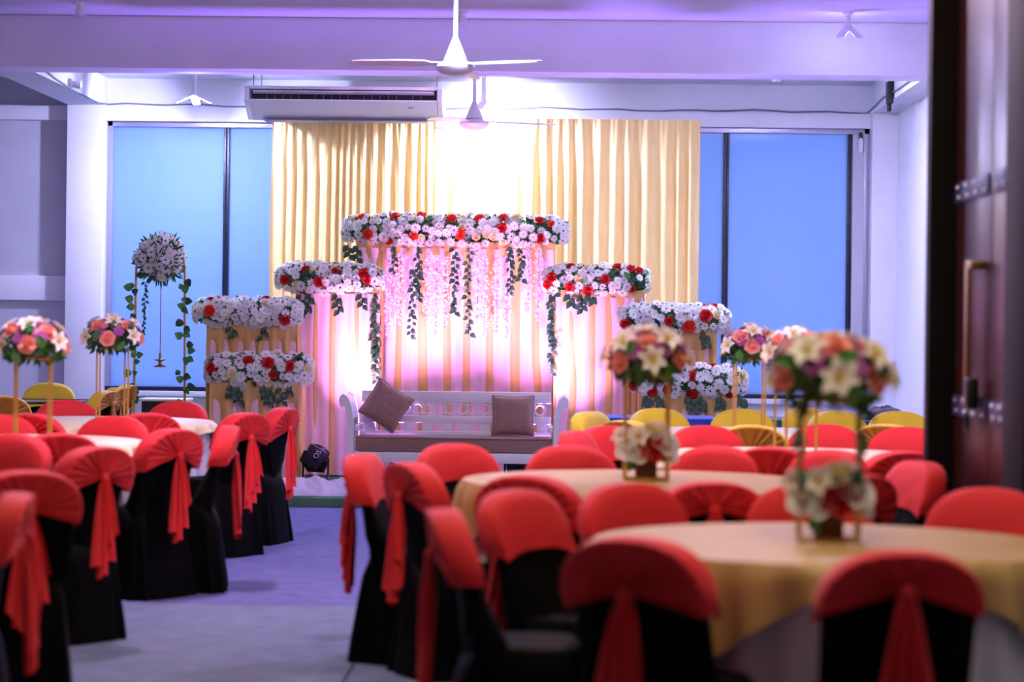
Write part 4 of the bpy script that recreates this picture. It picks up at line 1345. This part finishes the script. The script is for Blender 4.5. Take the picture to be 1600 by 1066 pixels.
# third right table
C(T + 'with crimson pleated back, near side of the third right table', 1208, 697, 'T3', 0, 1)
C(T + 'with dark crimson back half hidden by the door post', 1412, 705, 'T3', 0, 2)
C(T + 'seen edge-on beside right arm of the bench', 903, 673, 'T3', 0, 0)
C(T + 'with front turned right, left end of the third right table', 950, 665, 'T3', 0, 1)
C(T + 'with smooth front below the lower right flower bed', 1102, 665, 'T3', 0, 2)
C(T + 'with smooth front behind the rods of the nearest flower stand', 1290, 663, 'T3', 0, 0)
C(T + 'with smooth front farthest right, beside the door edge', 1418, 667, 'T3', 0, 1)
# left side
C(T + 'nearest on the left edge, long red tail to the floor', 16, 770, 'LX', 0, 0)
C(T + 'with dark pleated back on the left edge behind the nearest one', 40, 735, 'L0', 0, 1, az=118)
C(T + 'on the left by the aisle, nearest with full side and tail', 150, 697, 'L0', 0, 0, az=145)
C(T + 'with pink front on the left edge, cut by the frame', 18, 678, 'L0', 0, 0)
C(T + 'with crimson pleated back before the left edge table', 92, 677, 'L1', 0, 1)
C(T + 'with fanned back and tail at the right of the left edge table', 268, 670, 'L1', 0, 0, az=147)
C(T + 'seen from the side by the aisle behind the fanned one, left', 352, 665, 'L1', 6, 1)
C(T + 'with smooth pink front behind the left edge table', 152, 652, 'L1', 0, 2)
C(T + 'with pink front cut by the left frame, behind the gold stand', 2, 650, 'L1', 0, 0)
C(T + 'with fanned back and red tail before the left pleated panel', 382, 640, 'L2', -12, 1, d=14.6, az=148)
C(T + 'seen edge-on by the aisle, farthest on the left', 440, 640, 'L2', 0, 0, d=15.5, az=165)
C(T + 'with pink front left behind the far left table', 110, 626, 'L2', 0, 1)
C(T + 'with pink front before the dark podium', 262, 628, 'L2', 0, 2)
C(T + 'with pleated crimson back left of the far left table', 45, 646, 'L2', 0, 0)
C(T + 'with pleated crimson back right of the far left table', 228, 645, 'L2', 0, 1)
# yellow ones
Y = 'yellow-hooded chair '
C(Y + 'turned right beside the bench, leftmost of the right group', 925, 643, 'Y1', 0, 0, yellow=True)
C(Y + 'with smooth front before the blue buffet table', 1028, 638, 'Y1', 0, 1, yellow=True)
C(Y + 'with smooth front behind rods of the farthest right flower stand', 1160, 639, 'Y1', 0, 2, yellow=True)
C(Y + 'with pleated gold back above the second table flower pot', 1003, 656, 'Y1', 0, 0, yellow=True)
C(Y + 'with pleated gold back and knot before the farthest right stand', 1174, 664, 'Y1', 0, 1, yellow=True)
C(Y + 'with pleated gold back before the teal table end', 1258, 641, 'Y2', 25, 2, d=16.7, yellow=True)
C(Y + 'with smooth front seen below the nearest bouquet', 1330, 644, 'Y2', 0, 0, yellow=True)
C(Y + 'with pleated gold back between the nearest stand and the door', 1400, 668, 'Y2', 0, 1, d=14.3, yellow=True)
C(Y + 'with smooth front right at the door edge', 1430, 648, 'Y2', 0, 2, yellow=True)
C(Y + 'with smooth front behind the glass table at left', 77, 598, 'GL', 0, 0, yellow=True, az=-82)
C(Y + 'with pleated gold back on the left frame edge', 2, 618, 'GL', 0, 1, yellow=True)
C(Y + 'with folded gold back, nearest of three beside the left column', 163, 612, 'GL', 0, 2, d=18.5, yellow=True, az=166)
C(Y + 'with folded gold back, middle of three beside the left column', 180, 609, 'GL', 0, 0, d=19.4, yellow=True, az=170)
C(Y + 'with folded gold back, last of three beside the left column', 196, 606, 'GL', 0, 1, d=20.2, yellow=True, az=176)

# ------------------------------------------------------------------ centrepieces
def stand(label, key, dx, dy, rz, h=0.43, w=0.09):
    c = TABLES[key]
    o = thing('flower_stand', label, 'flower stand', (c.x + dx, c.y + dy, ZTAB + 0.001), rz, 'gold table flower stands')
    for sx in (-1, 1):
        for sy in (-1, 1):
            MB().box((sx * w, sy * w * 0.6, h / 2), (0.011, 0.011, h), 0.002).build('rod', M['gold_metal'], o)
    for nm, z in (('base_frame', 0.006), ('top_frame', h)):
        f = MB()
        for s in (-1, 1):
            f.box((0, s * w * 0.6, z), (2 * w + 0.011, 0.011, 0.011), 0.002)
            f.box((s * w, 0, z), (0.011, 1.2 * w, 0.011), 0.002)
        f.build(nm, M['gold_metal'], o)
    MB().box((0, 0, h + 0.008), (2 * w, 1.2 * w, 0.006), 0.001).build('top_plate', M['gold_metal'], o)
    return o

def bouquet(label, st, seed, r=0.165, h=0.43, n=36):
    rng = random.Random(seed)
    l = st.location
    o = thing('bouquet', label, 'bouquet', (l.x, l.y, ZTAB + h + 0.013), st.rotation_euler.z, 'bouquets on the gold stands')
    m = MB()
    m.lathe([(0.07, 0.0), (0.10, 0.02), (0.115, 0.06), (0.09, 0.10), (0.03, 0.125)], 16)
    for i in range(220):
        nrm = Vector((rng.gauss(0, 1), rng.gauss(0, 1), rng.gauss(0.3, .8))).normalized()
        p = Vector((nrm.x * r * .9, nrm.y * r * .9, max(0.0, 0.055 + nrm.z * 0.09)))
        d = (nrm + Vector((rng.uniform(-.7, .7), rng.uniform(-.7, .7), rng.uniform(-.9, .4)))).normalized() * rng.uniform(.04, .07)
        w = d.cross(Vector((rng.uniform(-1, 1), -1, rng.uniform(-1, 1)))).normalized() * 0.012
        m.add([p * .85, p * .85 + d * .5 + w, p * .85 + d, p * .85 + d * .5 - w], [(0, 1, 2, 3)], 1 if rng.random() < .3 else 0)
    f = m.build('foliage', [M['leaf'], M['leaf2']], o, 0, fix=False)
    f['kind'] = 'stuff'
    plan = [(-.45, .62, 'lily', 1.05), (.05, .78, 'rose', 1.0), (.60, .58, 'lily', 1.05), (-.68, .20, 'rose', .95), (.64, .18, 'rose', .95), (-.02, .18, 'lily', 1.0),
            (-.30, .38, 'mum', .85), (.28, .40, 'mum', .85), (-.88, .45, 'mum', .8), (.88, .44, 'mum', .8), (-.36, .95, 'mum', .8), (.44, .95, 'mum', .8), (.96, .16, 'lily', .8),
            (.86, .72, 'rose', .8), (-.82, .74, 'pink', .85), (-.10, 1.10, 'rose', .8), (.22, 1.16, 'lily', .8), (-.98, .14, 'lily', .75), (.30, .05, 'leaf', 1.2), (-.34, .04, 'leaf', 1.2),
            (.02, .50, 'leaf', 1.1), (-.60, .46, 'leaf', 1.1), (.58, .36, 'leaf', 1.1), (-.18, .62, 'pink', .7), (.34, .70, 'pink', .7)]
    flip = -1 if seed % 2 == 0 else 1
    swap = {'rose': 'lily', 'lily': 'rose'} if seed % 3 == 0 else {}
    for side in (0, pi):
        for (px, pz, kd, sz) in plan:
            kd = swap.get(kd, kd)
            el = max(-0.2, min(1.45, (pz - 0.12) * 1.35 + rng.uniform(-.08, .08)))
            az = -pi / 2 + flip * px * 1.35 + side + rng.uniform(-.1, .1) - st.rotation_euler.z * 0.8
            nrm = Vector((cos(el) * cos(az), cos(el) * sin(az), sin(el)))
            p = Vector((nrm.x * r, nrm.y * r, 0.055 + nrm.z * 0.115)) * rng.uniform(.96, 1.08)
            up = (nrm + Vector((0, 0, 0.15))).normalized()
            if kd == 'rose':
                put('rose', ROSE['peach'], o, p, up, sz * .9)
            elif kd == 'lily':
                put('lily', LILY, o, p * 1.06, up, sz)
            elif kd == 'mum':
                put('chrysanthemum', MUM[0], o, p, up, sz)
            elif kd == 'pink':
                put('chrysanthemum', MUM[1], o, p, up, sz)
            else:
                put('leaf', rng.choice([LEAF, LEAF2]), o, p, (up + Vector((rng.uniform(-.5, .5), 0, -.5))).normalized(), sz)
    return o

def pot(label, st, seed, w=0.045):
    rng = random.Random(seed)
    l = st.location
    o = thing('flower_pot', label, 'potted flowers', (l.x, l.y, ZTAB + 0.013), st.rotation_euler.z, 'small flower pots on the tables')
    m = MB()
    for k in range(9):
        m.box((-w + w * 2 * (k + .5) / 9, 0, 0.042), (2 * w / 9 - 0.0015, 0.075, 0.082 + 0.003 * (k % 2)), 0.001)
    m.build('wooden_pot', M['pot'], o)
    f = MB()
    for i in range(70):
        d = Vector((rng.uniform(-1, 1), rng.uniform(-1, .7), rng.uniform(-.1, 1))).normalized() * rng.uniform(.05, .1)
        p = Vector((rng.uniform(-.04, .04), rng.uniform(-.03, .03), 0.085))
        w_ = d.cross(Vector((rng.uniform(-1, 1), -1, rng.uniform(-1, 1)))).normalized() * 0.014
        f.add([p, p + d * .55 + w_, p + d, p + d * .55 - w_], [(0, 1, 2, 3)])
    fo = f.build('foliage', M['leaf2'], o, 0, fix=False)
    fo['kind'] = 'stuff'
    put('rose', ROSE['red'], o, Vector((0.025, -0.055, 0.125)), Vector((.15, -1, .5)), 1.2)
    for (x, y, z, k, s) in ((-.07, -.04, .10, 'daisy', 1.1), (-.035, -.05, .15, 'lily', .9), (.02, -.03, .175, 'cream_rose', .8), (.075, -.04, .125, 'daisy', 1.15), (-.10, 0, .15, 'lily', .8), (.06, 0, .175, 'lily', .8), (.095, -.02, .075, 'daisy', .8), (-.03, -.055, .085, 'daisy', 1.0), (0, .05, .15, 'daisy', 1.1), (-.05, .05, .12, 'daisy', 1), (.06, .05, .12, 'lily', .8)):
        me = LILY if k == 'lily' else ROSE[k]
        put('lily' if k == 'lily' else 'rose', me, o, Vector((x, y, z + 0.018)), Vector((x * 6, y * 6 - .5, .6)).normalized(), s)
    for k in range(8):
        a = rng.uniform(0, 6.28)
        d = Vector((cos(a), sin(a) - .3, .3)).normalized()
        put('leaf', LEAF2, o, Vector((.085 * cos(a), .05 * sin(a), rng.uniform(.07, .16))), d, 1.0)
    return o

s1 = stand('gold rod stand on the nearest right table, vines on its rods', 'T1', 0.0, 0.0, radians(-2))
bouquet('largest bouquet of peach roses, purple blooms and lilies, nearest table', s1, 1, 0.17)
pot('small brown pot of white and red flowers on nearest right table', s1, 1)
s2 = stand('gold rod stand on the second right table', 'T2', 0.0, 0.0, radians(2))
bouquet('peach and purple bouquet on the second right table', s2, 4, 0.155)
pot('small brown pot of white and red flowers on second right table', s2, 2)
s3 = stand('gold rod stand on the third right table behind the nearest bouquet', 'T3', 0.0, 0.0, radians(-38))
bouquet('peach and purple bouquet half hidden behind the nearest bouquet', s3, 6, 0.16)
s4 = stand('gold rod stand on the table among yellow chairs at right', 'Y1', 0.0, 0.0, radians(4), 0.44)
bouquet('farthest right bouquet, before the right window', s4, 9, 0.155, 0.44)
s5 = stand('gold rod stand at the left frame edge', 'L1', 0.12, 0.0, radians(20))
bouquet('peach and lily bouquet cut by the left frame edge', s5, 12, 0.17)
s6 = stand('gold rod stand on the far left table before the column', 'L2', 0.06, 0.0, radians(22), 0.45)
bouquet('peach and purple bouquet before the white left column', s6, 15, 0.17, 0.45)
# vines round the rods of the nearest stand
for sx, lb in ((-1, 'green vine wound on the left rod of the nearest stand'), (1, 'green vine wound on the right rod of the nearest stand')):
    l = s1.location
    v = thing('vine', lb, 'vine', (l.x + sx * 0.092, l.y - 0.065, ZTAB + 0.43), 0, 'vines on the nearest flower stand')
    MB().tube([(0.012 * cos(k), -0.012 + 0.012 * sin(k), 0.02 - 0.30 * k / 12) for k in range(13)], 0.003, 5).build('stem', M['stem'], v)
    for k in (0, 1, 2, 5, 6, 10, 11):
        d = Vector((R.uniform(-1, 1), -.6, -R.uniform(.2, .9))).normalized()
        nz = Vector((R.uniform(-.3, .3), -1, .3))
        nz = (nz - d * nz.dot(d)).normalized()
        obj('leaf', LEAF, v, (0, -0.015, 0.02 - 0.30 * k / 13), Matrix((d, nz.cross(d), nz)).transposed().to_quaternion(), R.uniform(.55, .8))
